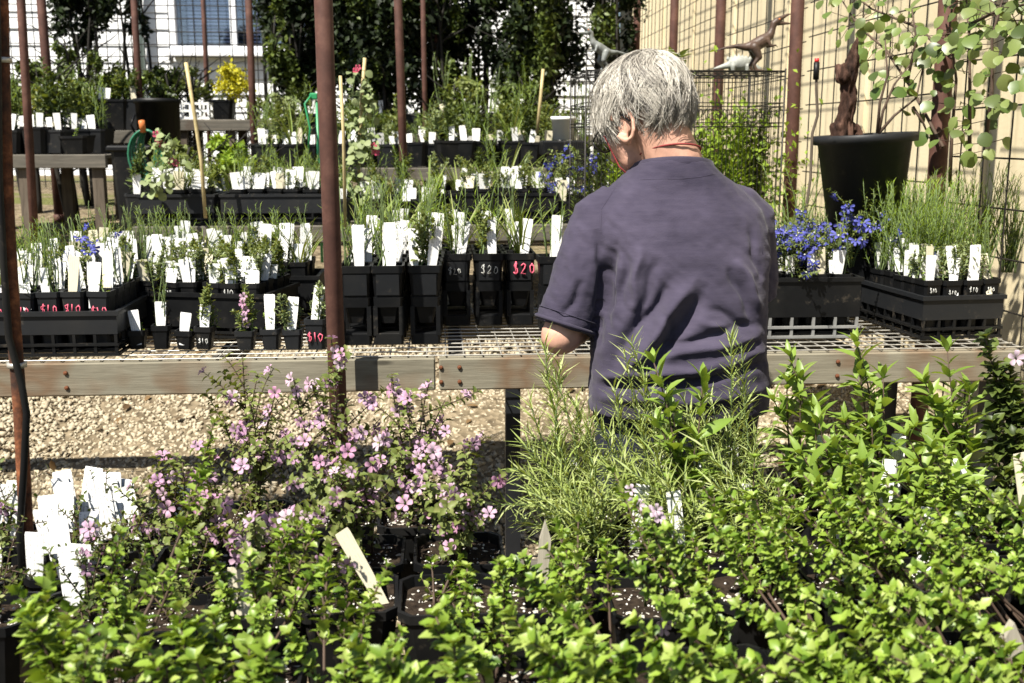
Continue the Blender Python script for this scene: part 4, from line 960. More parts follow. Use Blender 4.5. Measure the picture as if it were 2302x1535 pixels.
def more_back():
    z2, z3 = B2Z + .004, B3Z + .004
    row_pots(z2, B2Y + .47, [(300, 'leafy', .1, .12, 1, 1.2), (372, 'bright', .1, .12, 1, 1.6), (430, 'pale', .1, .12, 2, 1.5), (490, 'sprig', .1, .12, 1, 1.6), (555, 'pale', .1, .12, 2, 1.6), (620, 'sprig', .1, .12, 1, 1.7), (680, 'bright', .1, .12, 1, 1.5), (845, 'bright', .1, .12, 1, 1.6), (900, 'sprig', .1, .12, 1, 1.8), (990, 'pale', .1, .12, 2, 1.7), (1060, 'sprig', .1, .12, 1, 1.7), (1120, 'bright', .1, .12, 1, 1.8), (1180, 'pale', .1, .12, 1, 1.8)], 'pots on the second bench', 'bushy pot in the middle line of the second bench')
    row_pots(z2, B2Y + .12, [(1275, 'blue', .1, .10, 1, 1.5), (1320, 'blue', .1, .10, 1, 1.6), (1365, 'blue', .1, .10, 1, 1.5), (1225, 'blue', .09, .03, 0, 1.2), (760, 'bright', .1, .11, 1, 1.3), (850, 'sprig', .1, .11, 1, 1.4), (900, 'bright', .1, .1, 1, 1.4), (960, 'grass', .1, .1, 1, 1.4)], 'pots on the second bench', 'pot at the front edge of the second bench')
    row_pots(z3, B3Y + .34, [(590, 'bright', .13, .13, 1, 1.9), (640, 'sprig', .13, .13, 1, 2.2), (690, 'bright', .13, .13, 1, 1.8), (770, 'pale', .13, .13, 1, 2.2), (830, 'bright', .13, .13, 1, 2.0), (890, 'sprig', .13, .13, 1, 2.3), (975, 'pale', .13, .13, 1, 2.2), (1060, 'bright', .13, .13, 1, 2.0), (1125, 'sprig', .13, .13, 1, 2.4), (1180, 'bright', .13, .13, 1, 2.0), (1250, 'sprig', .13, .13, 1, 2.2), (1300, 'bright', .13, .13, 1, 2.0)], 'pots on the third bench', 'bushy pot in the middle line of the third bench')
    row_pots(1.319, B3Y + .36, [(0, 'sprig', .15, .14, 2, 2.2), (45, 'bright', .15, .14, 1, 2.0), (85, 'sprig', .15, .14, 1, 2.4), (135, 'leafy', .15, .14, 1, 2.0), (180, 'sprig', .15, .14, 2, 2.3), (222, 'bright', .15, .14, 1, 2.0)], 'pots on the grey timber bench', 'bushy pot in the middle of the grey timber bench')
more_back()
def feathery():
    for k, (px, py, Y, hh) in enumerate(((2075, 395, 3.36, .20), (2150, 400, 3.30, .22), (2225, 385, 3.40, .24), (2285, 410, 3.28, .22), (2110, 470, 3.16, .14), (2200, 470, 3.14, .14), (2035, 440, 3.46, .18))):
        p = at(px, py, Y=Y); zt = p[2]; r = tag(empty('feathery_plant', (p[0], Y, BZ + .155)), ('feathery bright plant behind the round pot\'s foot', 'feathery bright plant below the round-leaved vine', 'tallest feathery bright plant at the right end', 'feathery bright plant cut by the right edge', 'low feathery plant beside the blue flowers', 'low feathery plant above the white-priced tubes', 'dark-tipped feathery plant right against the big pot')[k], 'plant', 'feathery bright green plants at the right end')
        h_ = zt - (BZ + .155); needle(r, np.array([0, 0, -.005]), [np.array([rnd(-.075, .075), rnd(-.06, .06), h_ * rnd(.5, 1.1)]) for _ in range(36)], 0, .025, 'leaf_bright', .0075, 'needle', (48, 25), .12)
feathery()
# ================================================================ BEHIND: shrubs, bins, bucket
def crown(root, c, rad, n, size, mat, loose=1.0, tpl='quad', name='crown'):
    """leaf-sized faces in uneven clumps through the volume"""
    c = np.asarray(c, float); rad = np.asarray(rad, float); P = []; k = max(10, n // 190)
    cl = np.random.normal(size=(k, 3)); cl /= np.linalg.norm(cl, axis=1)[:, None]; cl *= np.random.uniform(.15, 1.0, (k, 1)) ** .6
    cs = np.random.uniform(.09, .26, k) * loose; idx = np.random.randint(0, k, n); off = np.random.normal(size=(n, 3)) * .55
    P = c + (cl[idx] + off * cs[idx][:, None]) * rad
    d = np.random.normal(size=(n, 3)) + [0, -.2, -.35]; up = np.random.normal(size=(n, 3)) * .8 + [-.3, -.4, .8]
    A = basis_v(d, up) * (size * np.random.uniform(.6, 1.25, n))[:, None, None]
    return scatter(LEAF[tpl], M[mat], A, P, np.random.rand(n), name, root, 'stuff')
def shrub(px0, px1, py0, py1, Y, n, size, mat, label, trunk=True, depth=.5, name='shrub', dark=None):
    a, b = at(px0, py1, Y=Y), at(px1, py0, Y=Y); c = (a + b) / 2; g = tz(Y)
    r = tag(empty(name, (c[0], Y, g)), label, 'shrub', 'shrubs along the back fence'); rel = c - [c[0], Y, g]; rad = np.array([(b[0] - a[0]) / 2, depth, (b[2] - a[2]) / 2])
    crown(r, rel, rad, n, size, mat)
    q = MB()
    for k in range(4):
        e = rel + rad * [rnd(-.6, .6), rnd(-.5, .5), rnd(-.2, .8)]; P = stem_path((rnd(-.05, .05), rnd(-.05, .05), -.05), e, .12, 8); q.tube(P, list(np.linspace(.022, .006, 8)), 7)
        for m_ in range(5):
            p, T = along(P, rnd(.35, .95)); q.tube(stem_path(p, p + ring_dir(T, rnd(0, 6.28), R_(55)) * rnd(.15, .45), .2, 5), list(np.linspace(.007, .002, 5)), 5)
    q.build('trunk', M['stem_dark'], r); return r
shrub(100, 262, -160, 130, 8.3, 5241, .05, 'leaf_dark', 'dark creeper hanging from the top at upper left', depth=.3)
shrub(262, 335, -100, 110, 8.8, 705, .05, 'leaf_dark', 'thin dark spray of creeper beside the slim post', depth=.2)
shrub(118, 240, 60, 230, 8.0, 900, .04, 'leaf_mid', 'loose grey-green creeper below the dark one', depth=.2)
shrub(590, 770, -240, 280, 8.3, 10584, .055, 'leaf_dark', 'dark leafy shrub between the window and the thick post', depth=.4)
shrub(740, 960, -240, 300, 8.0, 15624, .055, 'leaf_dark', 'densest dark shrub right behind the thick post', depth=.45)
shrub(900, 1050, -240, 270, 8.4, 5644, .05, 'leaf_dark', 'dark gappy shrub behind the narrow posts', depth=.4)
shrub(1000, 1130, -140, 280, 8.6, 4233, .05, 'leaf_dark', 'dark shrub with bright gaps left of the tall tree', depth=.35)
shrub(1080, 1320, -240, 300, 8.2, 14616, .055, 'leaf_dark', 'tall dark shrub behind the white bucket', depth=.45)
shrub(1110, 1280, -200, 200, 7.9, 4200, .05, 'leaf_mid', 'sunlit green branches over the tall dark shrub', depth=.25)
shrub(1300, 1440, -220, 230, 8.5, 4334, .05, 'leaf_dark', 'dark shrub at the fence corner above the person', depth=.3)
shrub(760, 890, -200, 190, 7.8, 2600, .05, 'leaf_mid', 'olive hanging branches near the thick post', depth=.2)
shrub(600, 730, -150, 230, 8.0, 2600, .05, 'leaf_mid', 'green sprays beside the white window', depth=.2)
shrub(1000, 1100, 170, 300, 7.2, 2600, .035, 'leaf_olive', 'rounded feathery grey-green bush on the farthest bench', depth=.25)
shrub(90, 200, 160, 250, 7.1, 1800, .04, 'leaf_mid', 'leafy bush on the upper left benches', depth=.25)
shrub(225, 320, 160, 240, 7.7, 2300, .035, 'leaf_bright', 'rounded green bush above the short plank bench', depth=.25)
shrub(330, 400, 130, 230, 7.8, 700, .045, 'leaf_mid', 'thin leafy sapling over the black bin', depth=.2)
shrub(590, 700, 215, 330, 7.0, 1500, .03, 'leaf_pale', 'dry twiggy bush left of the green tap', depth=.3)
shrub(745, 900, 225, 330, 7.1, 1500, .04, 'leaf_mid', 'low mixed foliage on the farthest bench by the thick post', depth=.25)
shrub(1100, 1250, 170, 290, 7.3, 1700, .04, 'leaf_mid', 'leafy bush left of the white bucket', depth=.25)
shrub(0, 110, 130, 270, 7.6, 2000, .04, 'leaf_mid', 'leafy bush at the far left edge', depth=.25)
shrub(400, 470, 150, 250, 8.0, 500, .04, 'leaf_olive', 'wispy sapling left of the yellow flowers', depth=.15)
shrub(470, 580, 300, 400, 6.3, 1300, .045, 'leaf_bright', 'bright low bush behind the second bench', depth=.2)
shrub(350, 450, 320, 420, 5.9, 700, .035, 'leaf_olive', 'loose olive bush next to the hose bin', depth=.2)
shrub(225, 330, 120, 280, 8.7, 900, .035, 'leaf_olive', 'airy grey-green growth below the thin creeper', depth=.15)
shrub(340, 480, 175, 290, 8.6, 1100, .035, 'leaf_olive', 'airy growth along the fence under the window', depth=.15)
shrub(540, 640, 185, 310, 8.6, 900, .035, 'leaf_olive', 'airy growth right of the yellow flowers', depth=.15)
shrub(930, 1080, 230, 310, 6.9, 1300, .04, 'leaf_mid', 'low leafy clump between the third and farthest benches', depth=.2)
shrub(900, 1040, -200, 200, 8.0, 2400, .05, 'leaf_mid', 'sunlit sprays around the narrow posts', depth=.25)
shrub(1300, 1420, -150, 160, 8.1, 1300, .045, 'leaf_mid', 'sunlit sprays above the grey toy dinosaur', depth=.2)
def tree_trunk():
    p = at(1003, 200, Y=8.7); r = tag(empty('tree', (p[0], 8.7, tz(8.7))), 'straight slender tree trunk between the narrow posts', 'tree'); q = MB()
    q.tube([(0, 0, -.1), (.01, 0, 1.0), (-.02, 0, 2.4)], [.04, .036, .03], 10); q.build('trunk', M['bark'], r); crown(r, (0, 0, 2.6), (.5, .4, .45), 1500, .05, 'leaf_mid')
tree_trunk()
def gold():
    p = at(500, 215, Y=8.0); r = tag(empty('flowering_plant', (p[0], 8.0, 1.535)), 'plant with a cloud of yellow flowers under the window', 'plant'); a = at(460, 150, Y=8.0); b = at(558, 215, Y=8.0); c = (a + b) / 2 - [p[0], 8.0, 1.535]
    crown(r, c, ((b[0] - a[0]) / 2, .15, .11), 1500, .03, 'leaf_gold', 2.2); q = MB()
    for k in range(7): q.tube(stem_path((rnd(-.03, .03), 0, .12), c + [rnd(-.12, .12), rnd(-.05, .05), -.02], .1, 6), .003, 5)
    q.build('stem', M['stem_green'], r); link('pot', pot_mesh(.17, .14), r)
gold()
def round_pot(r, R0, R1, h, mat, name='pot', lip=.012):
    q = MB(); q.lathe([(.001, 0), (R0, 0), (R1, h - .03), (R1 + lip, h - .03), (R1 + lip, h), (R1 - .004, h), (R1 - .012, h - .05)], n=36); return q.build(name, M[mat], r)
def bins():
    p = at(358, 300, Y=7.0); r = tag(empty('bin', (p[0], 7.0, tz(7.0))), 'large black bin standing beside the short plank bench', 'bin'); top = at(358, 222, Y=7.0)[2] - tz(7.0)
    round_pot(r, .11, .135, top, 'black_plastic', 'body', .01); q = MB(); q.tube([(-.14, -.02, top - .1), (-.15, -.08, top - .16), (-.14, -.02, top - .22)], .008, 6); q.build('handle', M['black_plastic'], r)
    p = at(312, 420, Y=5.9); g = tz(5.9); top = at(312, 325, Y=5.9)[2] - g; r = tag(empty('bin', (p[0], 5.9, g)), 'black bin with a coiled green hose, behind the left crate', 'bin')
    q = MB(); loft(q, [sqring(.16, 0, .02), sqring(.22, top, .02), sqring(.20, top, .02), sqring(.19, top - .04, .02)]); q.build('body', M['black_plastic'], r)
    q = MB(); q.box((0, 0, top - .02), (.25, .25, .03), bev=.008); q.build('rim', M['black_plastic'], r)
    h = tag(empty('hose', (at(332, 290, Y=5.75)[0], 5.72, at(332, 292, Y=5.75)[2])), 'green garden hose hanging in loops on the black bin', 'hose')
    for k in range(6):
        w_ = .03 + .012 * k; L = .20 + .03 * (k % 3); q = MB(); q.tube([(w_ * math.sin(t), -.012 * k + .03, -L / 2 + L / 2 * math.cos(t)) for t in np.linspace(0, 2 * math.pi, 22)], .0065, 6); q.build('loop', M['green_hose'], h)
    q = MB(); q.tube([(0, -.06, -.01), (.0, -.08, .045)], .016, 8); q.build('nozzle', M['orange'], h)
    # green tap stand behind the thick post
    p = at(712, 225, Y=6.0); t_ = tag(empty('hose_tap', (p[0], 6.0, tz(6.0))), 'green hose tap peeping out left of the thick post', 'tap'); z = p[2] - tz(6.0); q = MB()
    q.tube([(0, 0, 0), (0, 0, z)], .008, 8); q.build('standpipe', M['green_tool'], t_); q = MB(); q.box((-.015, 0, z + .02), (.045, .035, .035), bev=.006); q.build('head', M['green_tool'], t_)
    q = MB(); q.tube([(-.03, -.02, z + .02), (-.06, -.04, z - .02), (-.035, -.05, z - .15), (-.05, -.05, z - .28)], .006, 7); q.build('spout', M['green_tool'], t_)
    # white bucket
    a, b = at(1240, 302, Y=6.1), at(1292, 258, Y=6.1); r = tag(empty('bucket', ((a[0] + b[0]) / 2, 6.1, a[2] - .03)), 'white bucket with a wire handle on the third bench', 'bucket'); h_ = b[2] - a[2] + .02; rr = (b[0] - a[0]) / 2
    q = MB(); q.lathe([(.001, 0), (rr * .88, 0), (rr, h_ - .02), (rr + .006, h_ - .02), (rr + .006, h_), (rr - .004, h_), (rr * .85, .02)], n=28); q.build('body', M['white_plastic'], r)
    q = MB(); q.tube([(rr * math.cos(t), 0, h_ - .015 + rr * 1.1 * math.sin(t)) for t in np.linspace(0, math.pi, 14)], .003, 6); q.build('handle', M['wire_dark'], r)
    q = MB(); q.box((0, .0, -.045), (.25, .25, .085), bev=.01); o = q.build('upturned_pot', M['black_plastic'], None, r.location); tag(o, 'black upturned pot under the white bucket', 'pot')
    # white plastic baskets under the window
    for k, (px, py) in enumerate(((415, 262), (455, 262))):
        p = at(px, py, Y=7.8); r = tag(empty('basket', (p[0], 7.8, 1.532)), ('white open-sided basket near the black bin', 'white open-sided basket beside the gold flowers')[k], 'basket', 'white baskets')
        for zz in (.01, .06, .11):
            q = MB()
            for s_ in (-1, 1): q.box((0, s_ * .06, zz), (.13, .012, .016)); q.box((s_ * .06, 0, zz), (.012, .106, .016))
            q.build('band', M['white_plastic'], r)
        q = MB()
        for sx in (-1, 0, 1):
            for sy in (-1, 1): q.box((sx * .055, sy * .062, .06), (.014, .014, .118))
        q.build('rib', M['white_plastic'], r)
bins()
# canes
def cane(pts, Y, rad, label, z0):
    P = [at(px, py, Y=Y) for px, py in pts]; b = P[-1]; r = tag(empty('bamboo_cane', b), label, 'cane', 'bamboo canes'); q = MB()
    q.tube([p - b for p in P], rad, 8); q.build('cane', M['bamboo'], r); return r
cane([(418, 140), (436, 250), (452, 360), (462, 490)], 4.75, .008, 'crooked pale cane standing left of the thick post', 1)
cane([(820, 130), (813, 220), (808, 330), (806, 440)], 5.2, .008, 'straight pale cane carrying the pink-flowered climber', 1)
cane([(765, 170), (772, 300), (776, 510)], 3.0, .0045, 'slender cane tight against the thick post', 1)
cane([(1221, 155), (1214, 230), (1207, 300)], 6.3, .009, 'pale cane beside the white bucket', 1)
def climber(pts, Y, n, mat, label, fl=None, fm='petal_pink', lsize=.045, tpl='round', name='climbing_plant'):
    P = np.array([at(px, py, Y=Y) + [0, rnd(-.03, .03), 0] for px, py in pts]); b = P[-1].copy(); r = tag(empty(name, b), label, 'plant'); q = MB(); q.tube(P - b, .004, 6); L = []
    for i in range(n):
        p, T = along(P - b, rnd(0, 1)); d = ring_dir(T, rnd(0, 6.28), R_(rnd(50, 90))); e = p + d * rnd(.01, .06); q.tube([p, e], .0013, 4); L.append((e, nrm(d + [0, -.2, -.3]), nrm([rnd(-.5, .2), -.7, .7]), lsize * rnd(.6, 1.3)))
    q.build('stem', M['stem_green'], r); leaves_out(r, L, tpl, mat, min(n, 40))
    for px, py in (fl or ()):
        for k in range(3): p = at(px, py, Y=Y - .02) - b + [rnd(-.02, .02), 0, rnd(-.02, .02)]; put_flower(r, p, [rnd(-.4, .4), -1, .2], .016, 'bell', fm, 'petal_white')
climber([(800, 150), (790, 215), (835, 215), (800, 300), (830, 330), (790, 380), (820, 440)], 5.15, 150, 'leaf_pale', 'pink-flowered climber sprawling on the straight cane', [(805, 148), (840, 335), (745, 435)], lsize=.032)
climber([(385, 300), (360, 330), (395, 380), (350, 400), (340, 430)], 4.8, 60, 'leaf_pale', 'straggly plant with deep pink flowers before the black bin', [(357, 308), (362, 322), (388, 362)], lsize=.032)

# ================================================================ WIRE CAGE AND TOYS
CY = 4.4
def cage():
    a, b = at(1318, 163, Y=CY), at(1766, 163, Y=CY); zt = at(1600, 160, Y=CY)[2]; g = tz(CY); W = b[0] - a[0]; D = .5; z0 = g
    r = tag(empty('wire_cage', ((a[0] + b[0]) / 2, CY, g)), 'tall black wire cage with scrolled bands behind the person', 'cage'); H = zt - g
    def bars(x0, y0, x1, y1, nm, pit=.0165):
        q = MB(); L = math.hypot(x1 - x0, y1 - y0); n = int(L / pit)
        for i in range(n + 1):
            t = i / n; q.tube([(x0 + (x1 - x0) * t, y0 + (y1 - y0) * t, .05), (x0 + (x1 - x0) * t, y0 + (y1 - y0) * t, H)], .0014, 4, cap=False)
        for zz in (H, H - .018, H - .125, H - .14, H - .205, H - .22, H * .5, H * .25, .05, .30, .32): q.tube([(x0, y0, zz), (x1, y1, zz)], .0022, 5)
        q.build(nm, M['wire_dark'], r, kind='stuff')
    h = W / 2
    bars(-h, 0, h, 0, 'bar_panel'); bars(-h, D, h, D, 'bar_panel'); bars(-h, 0, -h, D, 'bar_panel', .06); bars(h, 0, h, D, 'bar_panel', .06)
    q = MB(); n = 22
    for i in range(n):
        x = -h + W * (i + .5) / n
        for s_ in (-1, 1): q.tube([(x + s_ * .006 + s_ * .010 * math.cos(t) * (1 - t / 9), -.004, H - .173 + .028 * math.sin(t) * (1 - t / 9)) for t in np.linspace(0, 6.5, 14)], .0014, 4)
    q.build('scrollwork', M['wire_dark'], r, kind='stuff')
    q = MB()
    for i in range(int(W / .033)):
        x = -h + .033 * i; q.tube([(x, 0, H), (x, D, H)], .0014, 4, cap=False)
    for j in range(6): q.tube([(-h, D * j / 5, H + .003), (h, D * j / 5, H + .003)], .002, 5)
    q.build('top_panel', M['wire_dark'], r, kind='stuff')
    for sx in (-1, 1):
        for y in (0, D): q = MB(); q.tube([(sx * h, y, -.02), (sx * h, y, H + .012)], .004, 6); q.build('corner_rod', M['wire_dark'], r)
    q = MB(); q.box((0, D / 2, .04), (W - .01, D - .01, .03), bev=.006); q.build('floor_tray', M['dark_metal'], r)
    # plants kept inside
    for k in range(7):
        x = -h + W * (k + .5) / 7; y = CY + rnd(.12, .4); X = r.location.x + x; zz = g + .06
        o = tag(empty('potted_plant', (X, y, zz)), f'leafy pot inside the wire cage, {ORD[k]} from the left', 'potted plant', 'pots inside the cage'); add_pot(o, .10, .12)
        needle(o, np.array([0, 0, .11]), [np.array([rnd(-.07, .07), rnd(-.07, .07), rnd(.45, H - .2)]) for _ in range(16)], 0, .045, 'leaf_bright' if k % 2 else 'leaf_mid', .008, 'lance', (60, 35), .1)
    o = tag(empty('shrub', (r.location.x + .1, CY + .28, g + .06)), 'bushy green shrub filling the wire cage', 'shrub'); crown(o, (.05, 0, H * .60), (h * .8, .2, H * .34), 5000, .032, 'leaf_bright', 2.6); q = MB()
    for k in range(6): q.tube(stem_path((0, 0, 0), (rnd(-.2, .2), rnd(-.1, .1), H * rnd(.5, .85)), .1, 6), .004, 5)
    q.build('stem', M['stem_brown'], o)
    return zt, r
ZT, CAGE = cage()

def blob(prims, name, mats, parent=None, voxel=.006, sm=6, disp=None):
    """union of tapered capsules and ellipsoids as one continuous surface"""
    q = MB()
    for p in prims:
        if p[0] == 'c': q.cone(*p[1:])
        elif p[0] == 'e': q.ell(*p[1:])
        elif p[0] == 'm': q.add(p[1], p[2])
    me = q.mesh(name, []); o = bpy.data.objects.new(name, me); COL.objects.link(o)
    m1 = o.modifiers.new('r', 'REMESH'); m1.mode = 'VOXEL'; m1.voxel_size = voxel; m1.use_smooth_shade = True
    if sm: m2 = o.modifiers.new('s', 'SMOOTH'); m2.iterations = sm; m2.factor = .5
    bpy.context.view_layer.update(); dg = bpy.context.evaluated_depsgraph_get(); nm = bpy.data.meshes.new_from_object(o.evaluated_get(dg)); nm.name = name
    bpy.data.objects.remove(o); bpy.data.meshes.remove(me)
    if disp:
        n = len(nm.vertices); co = np.empty(n * 3, np.float32); no = np.empty(n * 3, np.float32); nm.vertices.foreach_get('co', co); nm.vertices.foreach_get('normal', no)
        co = disp(co.reshape(-1, 3).astype(float), no.reshape(-1, 3).astype(float)); nm.vertices.foreach_set('co', co.astype(np.float32).ravel()); nm.update()
    nm.materials.clear()
    for m in (mats if isinstance(mats, (list, tuple)) else [mats]): nm.materials.append(m)
    nm.polygons.foreach_set('use_smooth', np.ones(len(nm.polygons), bool))
    return link(name, nm, parent)
def raptor(px0, px1, Y, z, label, mat, flip=1, sc=1.0, rz=0):
    p = at((px0 + px1) / 2, 150, Y=Y); r = tag(empty('toy_dinosaur', (p[0], Y, z), rz), label, 'toy', 'toy dinosaurs on the cage'); s = sc * flip; c = lambda *a: (a[0] * s, a[1] * sc, a[2] * sc)
    ch = [((-.165, 0, .085), .002), ((-.12, 0, .098), .005), ((-.075, 0, .105), .009), ((-.03, 0, .102), .017), ((.005, 0, .108), .027), ((.04, 0, .128), .027), ((.068, 0, .15), .018), ((.078, 0, .175), .013), ((.082, 0, .197), .014), ((.095, 0, .207), .015)]
    pr = [('c', c(*a[0]), a[1] * sc, c(*b[0]), b[1] * sc) for a, b in zip(ch, ch[1:])]
    pr += [('c', c(.098, 0, .212), .012 * sc, c(.137, 0, .232), .006 * sc), ('c', c(.137, 0, .232), .006 * sc, c(.15, 0, .236), .003 * sc), ('c', c(.098, 0, .198), .010 * sc, c(.15, 0, .198), .004 * sc)]
    for sy in (-1, 1):
        pr += [('c', c(.0, sy * .018, .10), .022 * sc, c(.018, sy * .026, .06), .014 * sc), ('c', c(.018, sy * .026, .06), .012 * sc, c(-.004, sy * .027, .03), .007 * sc), ('c', c(-.004, sy * .027, .03), .007 * sc, c(.008, sy * .028, .007), .007 * sc), ('c', c(.008, sy * .028, .006), .007 * sc, c(.034, sy * .03, .005), .005 * sc)]
        pr += [('c', c(.055, sy * .018, .13), .009 * sc, c(.066, sy * .024, .105), .006 * sc), ('c', c(.066, sy * .024, .105), .005 * sc, c(.088, sy * .022, .108), .004 * sc), ('c', c(.088, sy * .022, .108), .003 * sc, c(.097, sy * .02, .10), .002 * sc)]
    blob(pr, 'body', M[mat], r, .003 * sc, 2); q = MB()
    for sy in (-1, 1): q.ell(c(.102, sy * .011, .214), (.004 * sc,) * 3, n=8, k=6)
    q.build('eye', M['orange'], r); return r
raptor(1606, 1778, CY + .12, ZT + .004, 'brown toy raptor with open jaws on the wire cage', 'dino_brown')
raptor(1400, 1318, CY + .15, ZT + .004, 'grey toy dinosaur on the cage, left of the person\'s hair', 'dino_grey', -1, .78, .3)
def quad_dino():
    p = at(1665, 150, Y=CY + .2); r = tag(empty('toy_dinosaur', (p[0], CY + .22, ZT + .004)), 'pale humped toy dinosaur beneath the raptor\'s tail', 'toy', 'toy dinosaurs on the cage')
    pr = [('e', (0, 0, .04), (.055, .03, .032)), ('c', (.045, 0, .035), .018, (.085, 0, .02), .012), ('c', (-.045, 0, .035), .016, (-.11, 0, .02), .004)]
    for sx in (-.032, .03):
        for sy in (-.02, .02): pr.append(('c', (sx, sy, .03), .012, (sx, sy, .006), .008))
    for k in range(7): pr.append(('c', (-.05 + .016 * k, 0, .062), .009, (-.052 + .016 * k, 0, .082 - .004 * abs(k - 3)), .003))
    blob(pr, 'body', M['dino_pale'], r, .003, 2)
quad_dino()
def succulent():
    p = at(1515, 145, Y=CY + .2); r = tag(empty('potted_plant', (p[0], CY + .2, ZT + .004)), 'arching green plant in a tiny pot on the wire cage', 'potted plant'); add_pot(r, .06, .05)
    L = []
    for i in range(22): a = rnd(0, 6.28); L.append((np.array([0, 0, .045]), nrm([math.cos(a), math.sin(a) * .7, rnd(.3, 1.1)]), nrm([-math.cos(a), -math.sin(a), 1]), rnd(.05, .11)))
    leaves_out(r, L, 'lance', 'leaf_vine', 22)
succulent()

# ================================================================ BIG POT, STUMP, VINE
def big_pot():
    Y = 3.42; a, b = at(1845, 312, Y=Y), at(2062, 312, Y=Y); x = (a[0] + b[0]) / 2; R1 = (b[0] - a[0]) / 2 - .012; zt = at(1950, 300, Y=Y - R1)[2]; h = .31
    r = tag(empty('big_pot', (x, Y, zt - h)), 'big round black pot with a thick rim against the trellis', 'pot'); r.rotation_euler = (0, R_(-3.0), 0)
    q = MB(); q.lathe([(.001, 0), (R1 * .76, 0), (R1 * .985, h - .03), (R1 + .016, h - .028), (R1 + .018, h - .002), (R1 + .014, h), (R1 - .004, h), (R1 - .012, h - .07)], n=56); q.build('body', M['grey_plastic'], r)
    q = MB(); q.lathe([(R1 * .97, h - .045), (.001, h - .04)], n=30); q.build('soil', M['soil'], r)
    q = MB(); q.box((x - .01, Y, (zt - h + BZ) / 2 + .001), (.26, .24, zt - h - BZ - .008), top=(.9, .9), bev=.01); o = q.build('upturned_crate', M['black_plastic']); tag(o, 'black upturned crate carrying the big round pot', 'crate')
    s = tag(empty('bark_stump', (at(1900, 300, Y=Y - .01)[0], Y - .01, zt - .035)), 'ragged brown bark stump standing in the big black pot', 'stump')
    prof = [(0, 0, .036), (-.005, .04, .034), (-.002, .10, .025), (.0, .16, .025), (.004, .20, .026), (.006, .24, .024), (.014, .27, .018), (.018, .30, .010), (.020, .335, .004)]
    def dsp(co, no):
        out = co.copy()
        for i in range(len(co)):
            p = Vector(co[i]); out[i] += no[i] * (.013 * mnoise.noise(Vector((p.x * 45, p.y * 45, p.z * 11))) + .008 * mnoise.noise(Vector((p.x * 110, p.y * 110, p.z * 35))))
        return out
    pr = [('c', (a_[0], 0, a_[1]), a_[2], (b_[0], 0, b_[1]), b_[2]) for a_, b_ in zip(prof, prof[1:])] + [('c', (-.03, -.01, .05), .02, (-.035, -.01, .012), .016), ('c', (.03, 0, .06), .012, (.052, 0, .02), .008), ('c', (-.02, -.01, .21), .02, (-.026, -.01, .235), .016)]
    blob(pr, 'trunk', M['bark'], s, .004, 1, dsp)
    # branching shrub growing out of the same pot, up into the vine
    v = tag(empty('potted_shrub', (at(1975, 300, Y=Y)[0], Y, zt - .05)), 'bare-stemmed shrub with round leaves growing from the big pot', 'shrub'); q = MB(); L = []; o = np.array(v.location)
    for path in ([(1975, 300), (1985, 250), (2010, 190), (2050, 140)], [(1975, 300), (2010, 260), (2060, 220), (2075, 150)], [(1972, 300), (1978, 230), (1995, 170), (1990, 90)], [(2052, 240), (2075, 275), (2085, 300)], [(2040, 180), (2060, 90), (2050, 20)]):
        P = np.array([at(a_, b_, Y=Y + .06) - o for a_, b_ in path]); q.tube(P, list(np.linspace(.0055, .0022, len(P))), 6)
        for k in range(2): p, T = along(P, rnd(.45, 1)); d = ring_dir(T, rnd(0, 6.28), R_(70)); L.append((p, nrm(d + [0, -.3, 0]), nrm([-.4, -.8, .7]), rnd(.03, .055)))
    q.build('stem', M['stem_brown'], v); leaves_out(v, L, 'round', 'leaf_vine', 30)
    # drip riser
    p = [at(a_, b_, Y=3.2) for a_, b_ in ((1836, 140), (1835, 200), (1838, 260), (1826, 300), (1822, 400), (1812, 470))]; b_ = p[-1].copy(); b_[2] = BZ
    d = tag(empty('drip_riser', b_), 'thin dark irrigation riser with a red tip left of the big pot', 'pipe'); q = MB(); q.tube([x_ - b_ for x_ in p] + [np.array([0, 0, 0])], .0045, 8); q.build('pipe', M['timber_post'], d)
    q = MB(); q.tube([p[0] - b_ + [0, 0, -.05], p[0] - b_], .009, 8); q.build('fitting', M['black_plastic'], d); q = MB(); q.tube([p[0] - b_, p[0] - b_ + [0, 0, .012]], .007, 8); q.build('cap', M['red'], d)
    c = tag(empty('shallow_tray', (at(1805, 420, Y=3.9)[0], 3.9, tz(3.9) + .72)), 'shallow black tray with straw behind the drip riser', 'tray')
    q = MB(); loft(q, [sqring(.26, 0, .02), sqring(.30, .09, .02), sqring(.31, .09, .02), sqring(.31, .10, .02), sqring(.27, .10, .02), sqring(.25, .02, .02)]); q.build('body', M['grey_plastic'], c)
    q = MB(); q.box((0, 0, -.18), (.20, .20, .34), bev=.01); o2 = q.build('upturned_pot', M['black_plastic'], None, c.location); tag(o2, 'tall black upturned pot under the shallow tray', 'pot')
    blades(c, (0, 0, .06), 60, .16, .6, 'leaf_pale')
big_pot()
